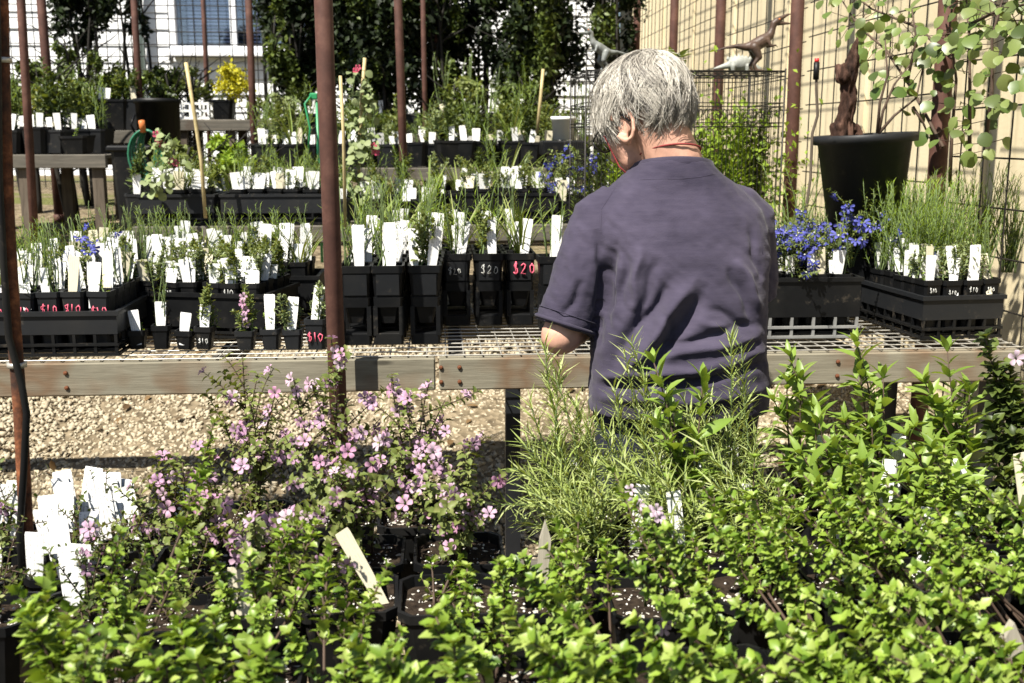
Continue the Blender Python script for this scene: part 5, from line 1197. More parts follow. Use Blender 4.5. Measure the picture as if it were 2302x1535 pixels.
def vine():
    r = tag(empty('vine', (FX, 3.4, tz(3.4))), 'round-leaved vine scrambling over the trellis at upper right', 'vine'); o = np.array(r.location); q = MB(); L = []
    def on(px, py, off=.03): p = at(px, py, X=FX - off); return p
    stems = [[(2135, 420), (2140, 300), (2150, 180), (2135, 60), (2150, -60)], [(2120, 330), (2050, 200), (1990, 110), (1930, 60), (1880, -20)], [(2180, 350), (2180, 200), (2180, 100), (2170, -40)], [(2215, 330), (2230, 200), (2230, 80), (2260, -20)], [(2140, 130), (2060, 60), (1960, 20), (1870, -50)], [(2170, 60), (2230, 30), (2302, 10), (2380, 20)]]
    for sp in stems:
        P = np.array([on(a, b, rnd(.01, .05)) - o for a, b in sp]); q.tube(P, list(np.linspace(.006, .0025, len(P))), 6); n = 34
        for i in range(n):
            t = rnd(.0, 1) ** .7; p, T = along(P, t); d = ring_dir(T, rnd(0, 6.28), R_(80)); e = p + d * rnd(.02, .10)
            q.tube([p, e], .0012, 4); L.append((e, nrm(d * .6 + [rnd(-.5, .1), rnd(-.6, .2), -.5]), nrm([-.75 + rnd(-.4, .4), -.5 + rnd(-.4, .4), .6 + rnd(-.3, .3)]), rnd(.022, .05)))
    cl = [(1880, 30), (1930, 60), (1960, 20), (2000, 50), (2040, 20), (2010, 100), (2090, 60), (2060, 110), (2150, 70), (2190, 40), (2170, 110), (2230, 60), (2280, 20), (2100, 160), (2200, 90), (1960, 90), (1900, 90), (2130, 200), (2260, 100), (2050, 150), (2290, 60), (2240, 140), (2290, 180), (2270, 230), (2200, 230), (2170, 300), (2110, 110), (1990, 160), (1920, 130), (2080, 210)]
    for px, py in cl:
        for k in range(3): p = on(px + rnd(-40, 40), py + rnd(-40, 40), rnd(.01, .16)) - o; L.append((p, nrm([rnd(-1, .6), rnd(-1, .5), -.6]), nrm([-.75 + rnd(-.5, .5), -.5 + rnd(-.5, .5), .6]), rnd(.022, .055)))
    q.build('stem', M['stem_brown'], r); leaves_out(r, L, 'round', 'leaf_vine', 290)
vine()
# ================================================================ NEAREST BENCH
PW, PH = .15, .135
def fpot(px, py, label, z=None, Y=None, X=None, w=PW, h=PH, name='potted_plant'):
    """pot whose middle stands where the photo shows (px, py) at height of its rim"""
    p = at(px, py, z=FZ + h) if X is None else (X, Y)
    r = tag(empty(name, (p[0], p[1], FZ + .003), rnd(-.05, .05)), label, 'potted plant'); add_pot(r, w, h, big=True); return r
def tipsp(r, L):
    """tips given as (px, py, Y) -> pot coordinates"""
    o = np.array(r.location); Rm = rotz3(-r.rotation_euler.z); return [Rm @ (at(a, b, Y=c) - o) for a, b, c in L]
SB = np.array([0, 0, PH - .015])
def front_plants():
    # mauve-flowered shrubs
    G = 'mauve-flowered shrubs on the near bench'
    spec = [
        ('mauve-flowered shrub with the tallest spike before the thick post', -.20, 1.93, [(745, 760, 1.93), (700, 860, 1.9), (660, 850, 1.9), (780, 900, 1.95), (640, 980, 1.85), (760, 1000, 1.85)], 34),
        ('mauve-flowered shrub crowding the middle of the pots', -.04, 1.92, [(880, 840, 1.95), (968, 850, 1.95), (920, 920, 1.9), (1000, 900, 1.95), (960, 980, 1.85), (870, 960, 1.9), (900, 1010, 1.85)], 40),
        ('mauve-flowered shrub drooping towards the gap in the pots', .03, 1.74, [(1040, 1000, 1.75), (1010, 1050, 1.7), (960, 1080, 1.66), (1050, 1090, 1.75), (930, 1120, 1.66), (1065, 1180, 1.68)], 26),
        ('mauve-flowered shrub with deep pink mass low in the middle', -.14, 1.74, [(760, 1040, 1.72), (700, 1060, 1.7), (800, 1060, 1.68), (740, 1110, 1.66), (800, 1110, 1.68), (660, 1010, 1.7)], 34),
        ('mauve-flowered shrub thin and pale, left of the tallest spike', -.36, 1.94, [(580, 840, 1.95), (545, 800, 1.97), (560, 900, 1.9), (620, 880, 1.9), (500, 930, 1.95), (600, 980, 1.9)], 22),
        ('mauve-flowered shrub with few blooms over the white tags', -.40, 1.72, [(350, 1030, 1.75), (410, 1040, 1.7), (330, 1090, 1.7), (430, 1120, 1.7), (400, 1160, 1.65), (560, 1100, 1.7), (480, 1060, 1.75), (300, 1130, 1.7)], 30),
        ('mauve-flowered shrub low among the leafy stems', -.28, 1.56, [(620, 1190, 1.56), (560, 1180, 1.56), (520, 1220, 1.52), (640, 1230, 1.5), (600, 1130, 1.58)], 26)]
    for lab, X, Y, tp, nf in spec:
        r = fpot(0, 0, lab, X=X, Y=Y); r['group'] = G; bloomer(r, SB, tipsp(r, tp), int(nf * 1.35), .015, 'lobed', 'leaf_olive', 'petal_mauve', .0125, 14, 'leaf_dark', 'bell', .45, .010, 4, .8)
    # two open soil pots in front of them
    for X, Y, lab in ((.01, 1.555, 'near pot of bare speckled soil with a few round leaves'), (-.145, 1.57, 'soil-filled pot with a bent cream label leaning out')):
        r = fpot(0, 0, lab, X=X, Y=Y); mint(r, SB, [SB + [rnd(-.04, .04), .03, rnd(.03, .07)] for _ in range(4)], 10, .02, 'lobed', 'leaf_mint', 'stem_brown', .02)
        if X < -.1:
            add_tag(r, .055, -.01, PH - .02, .024, .135, 'tag_cream', rz=.5, tilt=-.35, roll=-.38); add_tag(r, -.155, -.06, PH - .10, .036, .17, 'tag_cream', rz=.05, tilt=-.05, roll=.0)
    # left corner: low pots packed with white tags
    tg = [(28, 1010), (20, 1060), (120, 1120), (90, 1190), (60, 1240), (150, 1230), (160, 1290), (200, 1200), (215, 1050), (285, 1040), (270, 1090), (330, 1030), (345, 1010), (310, 1080), (190, 1110), (240, 1150), (130, 1180), (40, 1130), (180, 1260), (250, 1020), (410, 1090), (100, 1060), (15, 1180), (290, 1140)]
    lp = []
    for k, (X, Y) in enumerate(((-.80, 1.93), (-.66, 1.95), (-.52, 1.93), (-.78, 1.76), (-.63, 1.78), (-.49, 1.77), (-.70, 1.60), (-.56, 1.60), (-.42, 1.57))):
        r = fpot(0, 0, f'low small-leaved pot among the white tags at lower left, {ORD[k % 3]} of the {("far", "middle", "near")[k // 3]} row', X=X, Y=Y, w=.13, h=.11); lp.append(r); r['group'] = 'tagged pots at lower left'
        b = np.array([0, 0, .095]); bloomer(r, b, [b + [rnd(-.06, .06), rnd(-.05, .05), rnd(.03, .10)] for _ in range(4)], 3 if k in (0, 3, 4, 7) else 0, .012, 'small', 'leaf_mid' if k % 2 else 'leaf_olive', 'petal_mauve', .012, 0, 'leaf_dark', 'bell', .5, .009, 2)
    for px, py in tg:
        best = min(lp, key=lambda r: abs(at(px, py + 70, z=FZ + .11)[0] - r.location.x) + abs(at(px, py + 70, z=FZ + .11)[1] - r.location.y)); o = at(px, py + 70, z=FZ + .10); lx, ly = o[0] - best.location.x, o[1] - best.location.y
        add_tag(best, max(-.05, min(.05, lx)), max(-.05, min(.05, ly)), .09, .035 * rnd(.85, 1.1), .11 * rnd(.8, 1.15), rz=rnd(-.3, .3), tilt=rnd(-.3, .05), roll=rnd(-.22, .22))
    # needle-leaved bushes in front of the person
    G = 'needle-leaved bushes before the person'
    for lab, X, Y, tp in (
        ('needle-leaved bush reaching toward the person\'s elbow', .26, 1.92, [(1225, 770, 1.95), (1260, 830, 1.95), (1290, 900, 1.95), (1190, 900, 1.9), (1180, 1000, 1.85), (1250, 980, 1.9), (1320, 950, 1.9), (1150, 1050, 1.8)]),
        ('needle-leaved bush with a spiky top under the shirt\'s middle', .41, 1.93, [(1418, 765, 1.95), (1380, 870, 1.95), (1460, 880, 1.95), (1340, 940, 1.9), (1440, 960, 1.9), (1500, 930, 1.9), (1400, 1020, 1.85), (1350, 1040, 1.8)]),
        ('needle-leaved bush with the highest spike before the right hip', .56, 1.93, [(1643, 755, 1.95), (1590, 880, 1.95), (1680, 900, 1.95), (1550, 930, 1.9), (1640, 950, 1.9), (1600, 1010, 1.85), (1700, 980, 1.9), (1530, 890, 1.95)]),
        ('needle-leaved bush low in front, beside the gap', .29, 1.74, [(1230, 1060, 1.75), (1290, 1090, 1.72), (1330, 1030, 1.75), (1200, 1110, 1.72), (1270, 1140, 1.7), (1350, 1100, 1.7), (1250, 1010, 1.78)]),
        ('needle-leaved bush low in front of the spiky top', .44, 1.74, [(1420, 1060, 1.74), (1470, 1020, 1.75), (1500, 1080, 1.72), (1390, 1120, 1.7), (1540, 1060, 1.74), (1450, 1130, 1.7), (1560, 1130, 1.7)]),
        ('needle-leaved bush low in front of the right hip', .59, 1.74, [(1640, 1060, 1.74), (1690, 1020, 1.76), (1600, 1090, 1.72), (1720, 1090, 1.72), (1650, 1130, 1.7), (1580, 1000, 1.76)])):
        r = fpot(0, 0, lab, X=X, Y=Y); r['group'] = G; needle(r, SB, tipsp(r, tp + [(a + rnd(-45, 45), b + rnd(10, 110), c + rnd(-.04, .04)) for _ in (0, 1) for a, b, c in tp]), 50, .048, 'leaf_needle', .0046)
        add_tag(r, rnd(-.05, .05), rnd(-.03, .05), PH - .02, .026, .12, rz=rnd(-.3, .3))
    # broad-leaved plants on the right
    G = 'broad-leaved plants at right'
    for lab, X, Y, tp in (
        ('broad-leaved plant right beside the person\'s hip', .72, 1.95, [(1775, 800, 1.97), (1800, 850, 1.95), (1740, 900, 1.95), (1830, 930, 1.95)]),
        ('broad-leaved plant with one tall stem before the bench rail', .86, 1.95, [(1925, 770, 1.97), (1985, 850, 1.95), (1900, 950, 1.95), (1960, 960, 1.92)]),
        ('broad-leaved plant with arching leaves over the dark gap', 1.02, 1.94, [(2130, 790, 1.97), (2080, 860, 1.94), (2180, 880, 1.95), (2120, 930, 1.92), (2060, 960, 1.9)]),
        ('broad-leaved plant whose two leaves stand before the shirt', .45, 1.83, [(1470, 815, 1.85), (1580, 855, 1.85), (1500, 900, 1.84)]),
        ('broad-leaved plant low, between the tall stem and the bushes', .78, 1.78, [(1840, 950, 1.8), (1880, 1010, 1.78), (1800, 1020, 1.78), (1940, 1040, 1.76)]),
        ('broad-leaved plant low, near the right edge soil pot', .93, 1.77, [(2040, 980, 1.78), (2100, 1010, 1.78), (1990, 1060, 1.75), (2160, 1050, 1.78)])):
        r = fpot(0, 0, lab, X=X, Y=Y); r['group'] = G; mint(r, SB, tipsp(r, tp + [(a + rnd(-50, 50), b + rnd(40, 140), c + rnd(-.04, .02)) for a, b, c in tp]), 46, .062, 'lance', 'leaf_lance', 'stem_brown', .040, .3, .3)
        add_tag(r, rnd(-.05, .05), rnd(.02, .06), PH - .02, .026, .13, rz=rnd(-.4, .4))
        if rnd(0, 1) < .4: add_tag(r, rnd(-.05, .05), rnd(.0, .05), PH - .02, .026, .14, rz=rnd(-.4, .4))
    r = fpot(0, 0, 'dark bushy plant with rosette top at the right edge', X=1.16, Y=1.93); mint(r, SB, tipsp(r, [(2215, 760, 1.95), (2250, 850, 1.95), (2290, 900, 1.95), (2230, 950, 1.9), (2280, 980, 1.9), (2270, 830, 1.95)]), 50, .036, 'lobed', 'leaf_mid', 'stem_brown', .018)
    put_flower(r, tipsp(r, [(2285, 805, 1.93)])[0], [-.2, -1, .2], .016, 'bell', 'petal_pale')
    r = fpot(0, 0, 'small dark-leaved pot with cream tags at the right edge', X=1.08, Y=1.77); mint(r, SB, tipsp(r, [(2230, 1020, 1.78), (2280, 1060, 1.78), (2200, 1090, 1.75), (2290, 1130, 1.76), (2250, 1120, 1.72)]), 40, .03, 'lobed', 'leaf_mid', 'stem_brown', .018)
    for k in range(2): add_tag(r, -.03 + .07 * k, -.04, PH - .02, .034, .17, 'tag_cream', rz=.2)
    # near leafy stems: opposite lobed leaves
    G = 'lobed-leaved plants nearest the camera'
    near = [
        (-.43, 1.30, 'leafy plant at lower left beside the rusty pipe', [(270, 1270, 1.30), (330, 1250, 1.34), (430, 1230, 1.34), (260, 1350, 1.26), (480, 1020, 1.52), (380, 1330, 1.28)]),
        (-.26, 1.34, 'leafy plant with a tall stem left of the soil pots', [(500, 1330, 1.3), (640, 1200, 1.42), (560, 1290, 1.32), (690, 1180, 1.44), (600, 1380, 1.25), (480, 1280, 1.33), (720, 1310, 1.34)]),
        (-.12, 1.15, 'leafy plant before the dark pot fronts, short shoots', [(740, 1300, 1.3), (820, 1440, 1.18), (650, 1460, 1.15), (780, 1500, 1.1), (870, 1310, 1.34), (900, 1480, 1.15)]),
        (.08, 1.27, 'leafy plant with pale broad top left of centre gap', [(1050, 1300, 1.3), (1120, 1270, 1.36), (1000, 1430, 1.2), (1110, 1400, 1.22), (1060, 1480, 1.12), (1130, 1330, 1.3)]),
        (.22, 1.25, 'leafy plant rising at the bottom centre', [(1230, 1290, 1.3), (1300, 1230, 1.38), (1200, 1370, 1.22), (1290, 1400, 1.18), (1360, 1260, 1.34), (1190, 1460, 1.12), (1250, 1190, 1.45)]),
        (.37, 1.28, 'leafy plant below the pale pink bloom', [(1430, 1270, 1.32), (1500, 1330, 1.26), (1400, 1390, 1.2), (1550, 1250, 1.36), (1480, 1440, 1.14), (1380, 1160, 1.5), (1570, 1390, 1.2)]),
        (.52, 1.28, 'leafy plant right of the pale pink bloom', [(1640, 1190, 1.42), (1700, 1250, 1.36), (1600, 1300, 1.3), (1720, 1350, 1.24), (1660, 1420, 1.16), (1580, 1160, 1.46), (1750, 1180, 1.42)]),
        (.68, 1.30, 'leafy plant with crowded stems at right', [(1800, 1150, 1.46), (1850, 1220, 1.38), (1760, 1290, 1.3), (1900, 1160, 1.44), (1880, 1330, 1.26), (1820, 1420, 1.16), (1940, 1250, 1.36)]),
        (.83, 1.30, 'leafy plant before the right-hand soil pot', [(1990, 1150, 1.46), (2050, 1250, 1.36), (1970, 1330, 1.28), (2100, 1210, 1.4), (2060, 1400, 1.2), (2000, 1450, 1.15), (2130, 1320, 1.3)]),
        (.96, 1.34, 'leafy plant at the right edge behind the wooden stake', [(2190, 1200, 1.44), (2260, 1230, 1.4), (2160, 1290, 1.34), (2290, 1330, 1.3), (2210, 1400, 1.22), (2290, 1180, 1.46)]),
        (-.37, 1.02, 'leafy plant filling the lower left corner', [(40, 1370, 1.15), (110, 1350, 1.2), (60, 1430, 1.08), (150, 1400, 1.12), (240, 1450, 1.05), (320, 1420, 1.1), (200, 1490, 1.0)]),
        (-.20, 1.00, 'leafy plant at the bottom edge, left half, blurred', [(400, 1440, 1.06), (480, 1420, 1.08), (560, 1460, 1.04), (440, 1500, 1.0), (330, 1500, 1.0), (600, 1510, .98)]),
        (.05, .98, 'leafy plant at the bottom edge below the dark pots', [(800, 1480, 1.03), (900, 1500, 1.0), (980, 1450, 1.06), (860, 1540, .95), (1020, 1510, .99)]),
        (.25, .98, 'leafy plant at the bottom edge near the centre, large blurred leaves', [(1150, 1430, 1.06), (1250, 1360, 1.1), (1330, 1460, 1.02), (1200, 1500, .98), (1400, 1490, 1.0), (1300, 1530, .96)]),
        (.42, 1.0, 'leafy plant at the bottom edge right of centre', [(1480, 1500, 1.0), (1560, 1450, 1.05), (1640, 1500, 1.0), (1520, 1540, .96), (1430, 1420, 1.08)]),
        (.58, 1.0, 'leafy plant at the bottom edge under the crowded stems', [(1740, 1450, 1.05), (1830, 1490, 1.02), (1700, 1520, .98), (1900, 1440, 1.06), (1790, 1400, 1.1)]),
        (.75, 1.03, 'leafy plant in the lower right, brown forked stem', [(1960, 1400, 1.1), (2060, 1470, 1.04), (2130, 1420, 1.1), (2000, 1520, .98), (2200, 1480, 1.05), (2110, 1340, 1.16)])]
    for X, Y, lab, tp in near:
        tp = [(a, b - rnd(0, 70) - (rnd(20, 110) if X > .3 and Y > 1.1 else 0), c) for a, b, c in tp]; r = fpot(0, 0, lab, X=X, Y=Y); r['group'] = G; mint(r, SB, tipsp(r, tp + [(a + rnd(-45, 45), b + rnd(25, 110), c + rnd(-.03, .05)) for a, b, c in tp[::3]]), 62, .0195 if Y > 1.1 else .0255, gap=.0125, t0=.5, side=.6)
    # pale pink bloom among the leaves
    r = fpot(0, 0, 'pale pink-flowered plant hidden among the leafy stems', X=.33, Y=1.52); tp = tipsp(r, [(1430, 1120, 1.55), (1465, 1150, 1.52), (1500, 1400, 1.25), (1490, 1290, 1.4)]); needle(r, SB, tp, 0, .02, 'leaf_olive', .012)
    for t in tp[:3]:
        for k in range(4): put_flower(r, t + [rnd(-.012, .012), rnd(-.01, .01), rnd(-.012, .012)], [rnd(-.6, .6), -1, .3], .0095, 'bell', 'petal_pale')
    # remaining rims that show
    for X, Y, lab in ((.17, 1.55, 'black pot behind the leafy stems at centre'), (.50, 1.55, 'black pot of speckled soil under the bushes'), (.66, 1.56, 'black pot below the low broad-leaved plant'), (.82, 1.57, 'right-hand black pot of white-flecked soil'), (.98, 1.57, 'black pot near the right edge, soil in shade')):
        r = fpot(0, 0, lab, X=X, Y=Y); mint(r, SB, [SB + [rnd(-.07, .07), rnd(-.06, .04), rnd(.08, .24 if X > .3 else .12)] for _ in range(7 if X > .3 else 4)], 24, .021, 'lobed', 'leaf_mint', 'stem_brown', .018)
        if X > .6: add_tag(r, rnd(-.05, .05), .03, PH - .02, .028, .12, rz=rnd(-.3, .3))
    # wooden stakes
    for px, py0, py1, Y, wd, lab in ((2275, 1395, 1560, 1.15, .030, 'weathered wooden stake at the lower right corner'), (1226, 1170, 1300, 1.62, .018, 'split grey stake in the gap between the pots')):
        a, b = at(px, py0, Y=Y), at(px - 20, py1, Y=Y); r = tag(empty('wooden_stake', (b[0], Y, FZ)), lab, 'stake', 'wooden stakes'); t = a - [b[0], Y, FZ]; q = MB(); d = nrm([t[0], 0, t[2]]); L = t[2]
        x = t[0]
        q.add([(-wd / 2, -.006, 0), (wd / 2, -.006, 0), (wd / 2 + x, -.006, L - .03), (x, -.006, L), (-wd / 2 + x, -.006, L - .03), (-wd / 2, .006, 0), (wd / 2, .006, 0), (wd / 2 + x, .006, L - .03), (x, .006, L), (-wd / 2 + x, .006, L - .03)], [(0, 1, 2, 3, 4), (9, 8, 7, 6, 5), (0, 5, 6, 1), (1, 6, 7, 2), (2, 7, 8, 3), (3, 8, 9, 4), (4, 9, 5, 0)]); q.build('stake', M['stake'], r)
    # rusty pipe with black hose at the left edge
    Y = 1.76; P = [at(a, b, Y=Y) for a, b in ((-4, -260), (2, 0), (8, 250), (16, 480), (30, 720), (46, 930), (60, 1200), (72, 1490))]; b = P[-1].copy(); b[2] = FZ
    r = tag(empty('rusty_pipe', b), 'rusty leaning pipe with black hose at the left edge', 'pipe'); q = MB(); q.tube([p - b for p in P] + [np.array([.004, 0, -.12])], .0112, 12); q.build('pipe', M['rust_pipe'], r)
    q = MB(); q.tube([at(a, c, Y=Y - .02) - b for a, c in ((-14, -260), (-6, 100), (-2, 400), (8, 600), (20, 760), (48, 860), (60, 930), (52, 1080), (44, 1200), (52, 1330))], .006, 8); q.build('hose', M['black_plastic'], r)
    for py in (135, 820):
        p = at(3 if py < 200 else 38, py, Y=Y) - b; q = MB(); q.tube([p - [0, 0, .004], p + [0, 0, .004]], .0155, 12); q.build('tie', M['galv'], r)
front_plants()
# ================================================================ THE PERSON
def person():
    B = np.array([.545, 2.36, 0.0]); Wd = lambda *a: np.array(a, float) - B
    root = tag(empty('person', B), 'person seen from behind in a navy T-shirt, short grey hair, glasses, looking down', 'person')
    # ---- head frame
    Hc = at(1447, 264, Y=2.42); Rz_, Rx_ = rotz3(R_(36)), np.array([[1, 0, 0], [0, math.cos(R_(-30)), -math.sin(R_(-30))], [0, math.sin(R_(-30)), math.cos(R_(-30))]]); RH = Rz_ @ Rx_
    h = lambda *a: RH @ np.array(a, float) + Hc - B
    pr = [('e', h(0, -.012, .028), (.076, .097, .088), RH), ('e', h(0, .045, -.035), (.058, .052, .072), RH), ('c', h(0, .045, -.085), .040, h(0, .072, -.108), .022), ('c', h(.036, .055, -.03), .030, h(.03, .05, -.075), .028), ('c', h(-.036, .055, -.03), .030, h(-.03, .05, -.075), .028),
          ('c', h(0, .098, .008), .009, h(0, .121, -.036), .012), ('c', h(-.012, .112, -.042), .007, h(.012, .112, -.042), .007), ('c', h(-.032, .09, .022), .011, h(.032, .09, .022), .011), ('c', h(-.02, .096, -.072), .007, h(.02, .096, -.072), .007), ('c', h(-.016, .094, -.083), .007, h(.016, .094, -.083), .007),
          ('e', h(.032, .082, .002), (.013, .012, .012), RH), ('e', h(-.032, .082, .002), (.013, .012, .012), RH)]
    for s in (-1, 1):
        for k in range(11):
            a0, a1 = [R_(-150 + 300 * (k + i) / 11) for i in (0, 1)]
            e = lambda a: h(s * (.083 + .012 * max(0, -math.cos(a) * .4 + .6)), -.014 - .025 * math.cos(a), -.024 + .040 * math.sin(a))
            pr.append(('c', e(a0), .0058, e(a1), .0058, 8, 2))
        pr += [('e', h(s * .079, -.010, -.022), (.007, .017, .027), RH), ('c', h(s * .084, .004, -.054), .010, h(s * .084, -.002, -.064), .009), ('c', h(s * .082, .006, -.02), .006, h(s * .084, .004, -.032), .006)]
    nb = Wd(.528, 2.375, 1.345); pr += [('c', h(0, -.028, -.045), .060, nb, .064), ('c', nb, .064, Wd(.535, 2.37, 1.25), .09), ('e', Wd(.54, 2.37, 1.12), (.16, .10, .16))]
    # ---- arms and hands
    sh = {-1: Wd(.375, 2.375, 1.235), 1: Wd(.69, 2.39, 1.215)}; el = {-1: Wd(.272, 2.335, .968), 1: Wd(.735, 2.46, .985)}; wr = {-1: Wd(.395, 2.565, .985), 1: Wd(.635, 2.66, 1.0)}
    for s in (-1, 1):
        pr += [('c', sh[s], .044, el[s], .043), ('c', el[s], .045, el[s] * .55 + wr[s] * .45, .043), ('c', el[s] * .55 + wr[s] * .45, .043, wr[s], .027), ('c', sh[s], .044, Wd(.54, 2.37, 1.18), .08)]
        f = nrm(wr[s] - el[s]); f = nrm(f + [-s * .35, .6, .05]); side = nrm(np.cross(f, [0, 0, 1])) * s; dn = np.array([0, 0, -1.0]); pm = wr[s] + f * .05
        pr += [('c', wr[s], .025, pm, .024), ('c', pm + side * .02, .014, pm - side * .025, .014), ('c', wr[s] + f * .02 + side * .018, .016, pm + f * .03 + side * .022, .012), ('c', wr[s] + f * .02 - side * .018, .016, pm + f * .03 - side * .026, .012), ('c', wr[s] + f * .02, .018, pm + f * .035, .013)]
        for k, (o_, L) in enumerate(((.024, .062), (.008, .070), (-.009, .066), (-.025, .052))):
            a = pm + side * o_ + f * .034; b = a + nrm(f * .9 + dn * .35) * L * .42; c = b + nrm(f * .45 + dn * .9) * L * .33; d = c + nrm(dn + f * .0 - side * .05) * L * .27
            pr += [('c', a, .0095, b, .0088, 8, 3), ('c', b, .0088, c, .0082, 8, 3), ('c', c, .0082, d, .0072, 8, 3)]
        a = wr[s] + f * .025 - side * .0 + side * .024; b = a + nrm(f * .7 + side * .65 + dn * .35) * .034; c = b + nrm(f + dn * .6) * .03; d = c + nrm(f * .6 + dn) * .018
        pr += [('c', a, .013, b, .0105, 8, 3), ('c', b, .0105, c, .0095, 8, 3), ('c', c, .0095, d, .008, 8, 3)]
    pr += [('c', Wd(.545, 2.37, 1.1), .12, Wd(.545, 2.36, .82), .12)]
    for s in (-1, 1): pr += [('c', Wd(.545 + s * .09, 2.36, .78), .08, Wd(.545 + s * .10, 2.37, .44), .06), ('c', Wd(.545 + s * .10, 2.37, .44), .055, Wd(.545 + s * .10, 2.36, .09), .04), ('c', Wd(.545 + s * .10, 2.34, .05), .035, Wd(.545 + s * .11, 2.50, .04), .03)]
    blob(pr, 'body', M['skin'], root, .0056, 2)
    # ---- shirt
    rings = [(.795, .545, 2.350, .206, .138), (.84, .545, 2.347, .206, .142), (.87, .545, 2.345, .203, .141), (.95, .540, 2.345, .198, .137), (1.05, .545, 2.350, .194, .132), (1.14, .545, 2.360, .198, .130), (1.20, .540, 2.368, .200, .124), (1.245, .537, 2.374, .190, .114), (1.285, .532, 2.378, .158, .100), (1.315, .529, 2.382, .118, .088), (1.336, .527, 2.384, .094, .080), (1.343, .526, 2.384, .086, .076)]
    n = 40; v = []
    for z, x, y, hw, hd in rings:
        for k in range(n):
            a = 2 * math.pi * k / n; c, s_ = math.cos(a), math.sin(a); e = 2 / 2.5; v.append((x + hw * math.copysign(abs(c) ** e, c) - B[0], y + hd * math.copysign(abs(s_) ** e, s_) - B[1], z - .016 * s_ * max(0, z - 1.295) / .05))
    f = [(i * n + k, i * n + (k + 1) % n, (i + 1) * n + (k + 1) % n, (i + 1) * n + k) for i in range(len(rings) - 1) for k in range(n)] + [tuple(range(n))[::-1], tuple((len(rings) - 1) * n + k for k in range(n))]
    sp = [('m', v, f)]
    def flatcone(pts, rads):
        q = MB(); q.tube(pts, rads, 20); sp.append(('m', q.v[0], q.f))
    flatcone([Wd(.405, 2.372, 1.262), Wd(.365, 2.37, 1.225), Wd(.335, 2.360, 1.14), Wd(.308, 2.352, 1.06), Wd(.282, 2.342, .985)], [.050, .066, .068, .067, .068]); sp.append(('c', Wd(.40, 2.372, 1.245), .056, Wd(.362, 2.368, 1.20), .066))
    flatcone([Wd(.665, 2.38, 1.262), Wd(.695, 2.385, 1.225), Wd(.712, 2.41, 1.14), Wd(.722, 2.435, 1.04)], [.05, .066, .068, .072]); sp.append(('c', Wd(.665, 2.378, 1.245), .058, Wd(.698, 2.386, 1.20), .068))
    F = [(1388, 560, 1345, 810, 17, -.022), (1415, 560, 1398, 700, 13, -.008), (1442, 555, 1425, 705, 13, .009), (1476, 590, 1430, 730, 15, -.010), (1548, 640, 1405, 845, 20, .020), (1585, 655, 1440, 850, 22, -.017), (1505, 640, 1385, 800, 18, -.016), (1660, 580, 1716, 705, 14, .010), (1640, 600, 1700, 725, 14, -.009), (1350, 858, 1740, 795, 14, .013), (1345, 880, 1742, 822, 13, -.014), (1410, 812, 1725, 755, 16, .008), (1450, 785, 1700, 728, 14, -.008), (1590, 690, 1705, 742, 11, -.006), (1560, 712, 1692, 768, 12, .006), (1345, 520, 1372, 640, 10, -.005), (1300, 560, 1290, 680, 14, .004), (1320, 640, 1270, 730, 11, -.006), (1350, 905, 1740, 880, 16, .008), (1480, 680, 1520, 780, 13, -.006), (1620, 790, 1715, 770, 9, -.007), (1380, 700, 1345, 780, 14, .010), (1695, 520, 1722, 640, 12, -.006), (1530, 830, 1700, 800, 10, -.006)]
    FF = []
    for x0, y0, x1, y1, w_, a_ in F: p, q_ = at(x0, y0, Y=2.23), at(x1, y1, Y=2.23); FF.append((p[[0, 2]] - B[[0, 2]], q_[[0, 2]] - B[[0, 2]], w_ / 1060, a_))
    def dsp(co, no):
        wgt = np.clip(-no[:, 1] * 1.6, 0, 1); d = np.zeros(len(co)); P = co[:, [0, 2]]
        for p, q_, w_, a_ in FF:
            e = q_ - p; L = np.linalg.norm(e); t = np.clip(((P - p) @ e) / (L * L), 0, 1); wob = .004 * np.sin(t * 9 + p[0] * 80); nn = np.array([-e[1], e[0]]) / L
            dist = np.abs((P - p - t[:, None] * e) @ nn + wob) + np.maximum(0, np.linalg.norm(P - p - t[:, None] * e, axis=1) - np.abs((P - p - t[:, None] * e) @ nn)); d += a_ * np.exp(-(dist / (w_ * .75)) ** 2) * np.sin(math.pi * np.clip(t, .01, .99)) ** .5
        nz = np.array([.0018 * mnoise.noise(Vector(((c[0] + c[2]) * 60, c[1] * 20, (c[2] - c[0]) * 18))) + .0035 * mnoise.noise(Vector((c[0] * 14, c[1] * 14, c[2] * 20))) + .0012 * mnoise.noise(Vector((c[0] * 45, c[1] * 45, c[2] * 60))) for c in co])
        co = co + no * (d * wgt * 1.35 + nz)[:, None]
        return co
    so_ = blob(sp, 'shirt', M['shirt_cotton'], root, .0048, 4, dsp)
    from mathutils.bvhtree import BVHTree
    me = so_.data; bv = BVHTree.FromPolygons([v_.co[:] for v_ in me.vertices], [p_.vertices[:] for p_ in me.polygons])
    for path in ([(1385, 420), (1352, 470), (1350, 520), (1372, 580), (1384, 640), (1382, 700)], [(1660, 415), (1692, 460), (1708, 520), (1716, 580)], [(1440, 404), (1480, 402), (1530, 402), (1575, 398), (1610, 390)]):
        pts_ = []
        for i_ in range(len(path) - 1):
            for t_ in np.linspace(0, 1, 8)[:-1]:
                a_ = at(path[i_][0] * (1 - t_) + path[i_ + 1][0] * t_, path[i_][1] * (1 - t_) + path[i_ + 1][1] * t_, Y=1.6) - B; hit = bv.ray_cast(Vector(a_), Vector(nrm(a_ + B - [0, 0, CAM_H])))
                if hit[0] is not None: pts_.append(np.array(hit[0]))
        if len(pts_) > 3: q = MB(); q.tube(pts_, .0008, 5); q.build('seam', M['shirt_cotton'], root)
    q = MB(); C = Wd(.527, 2.384, 1.348); rg = []
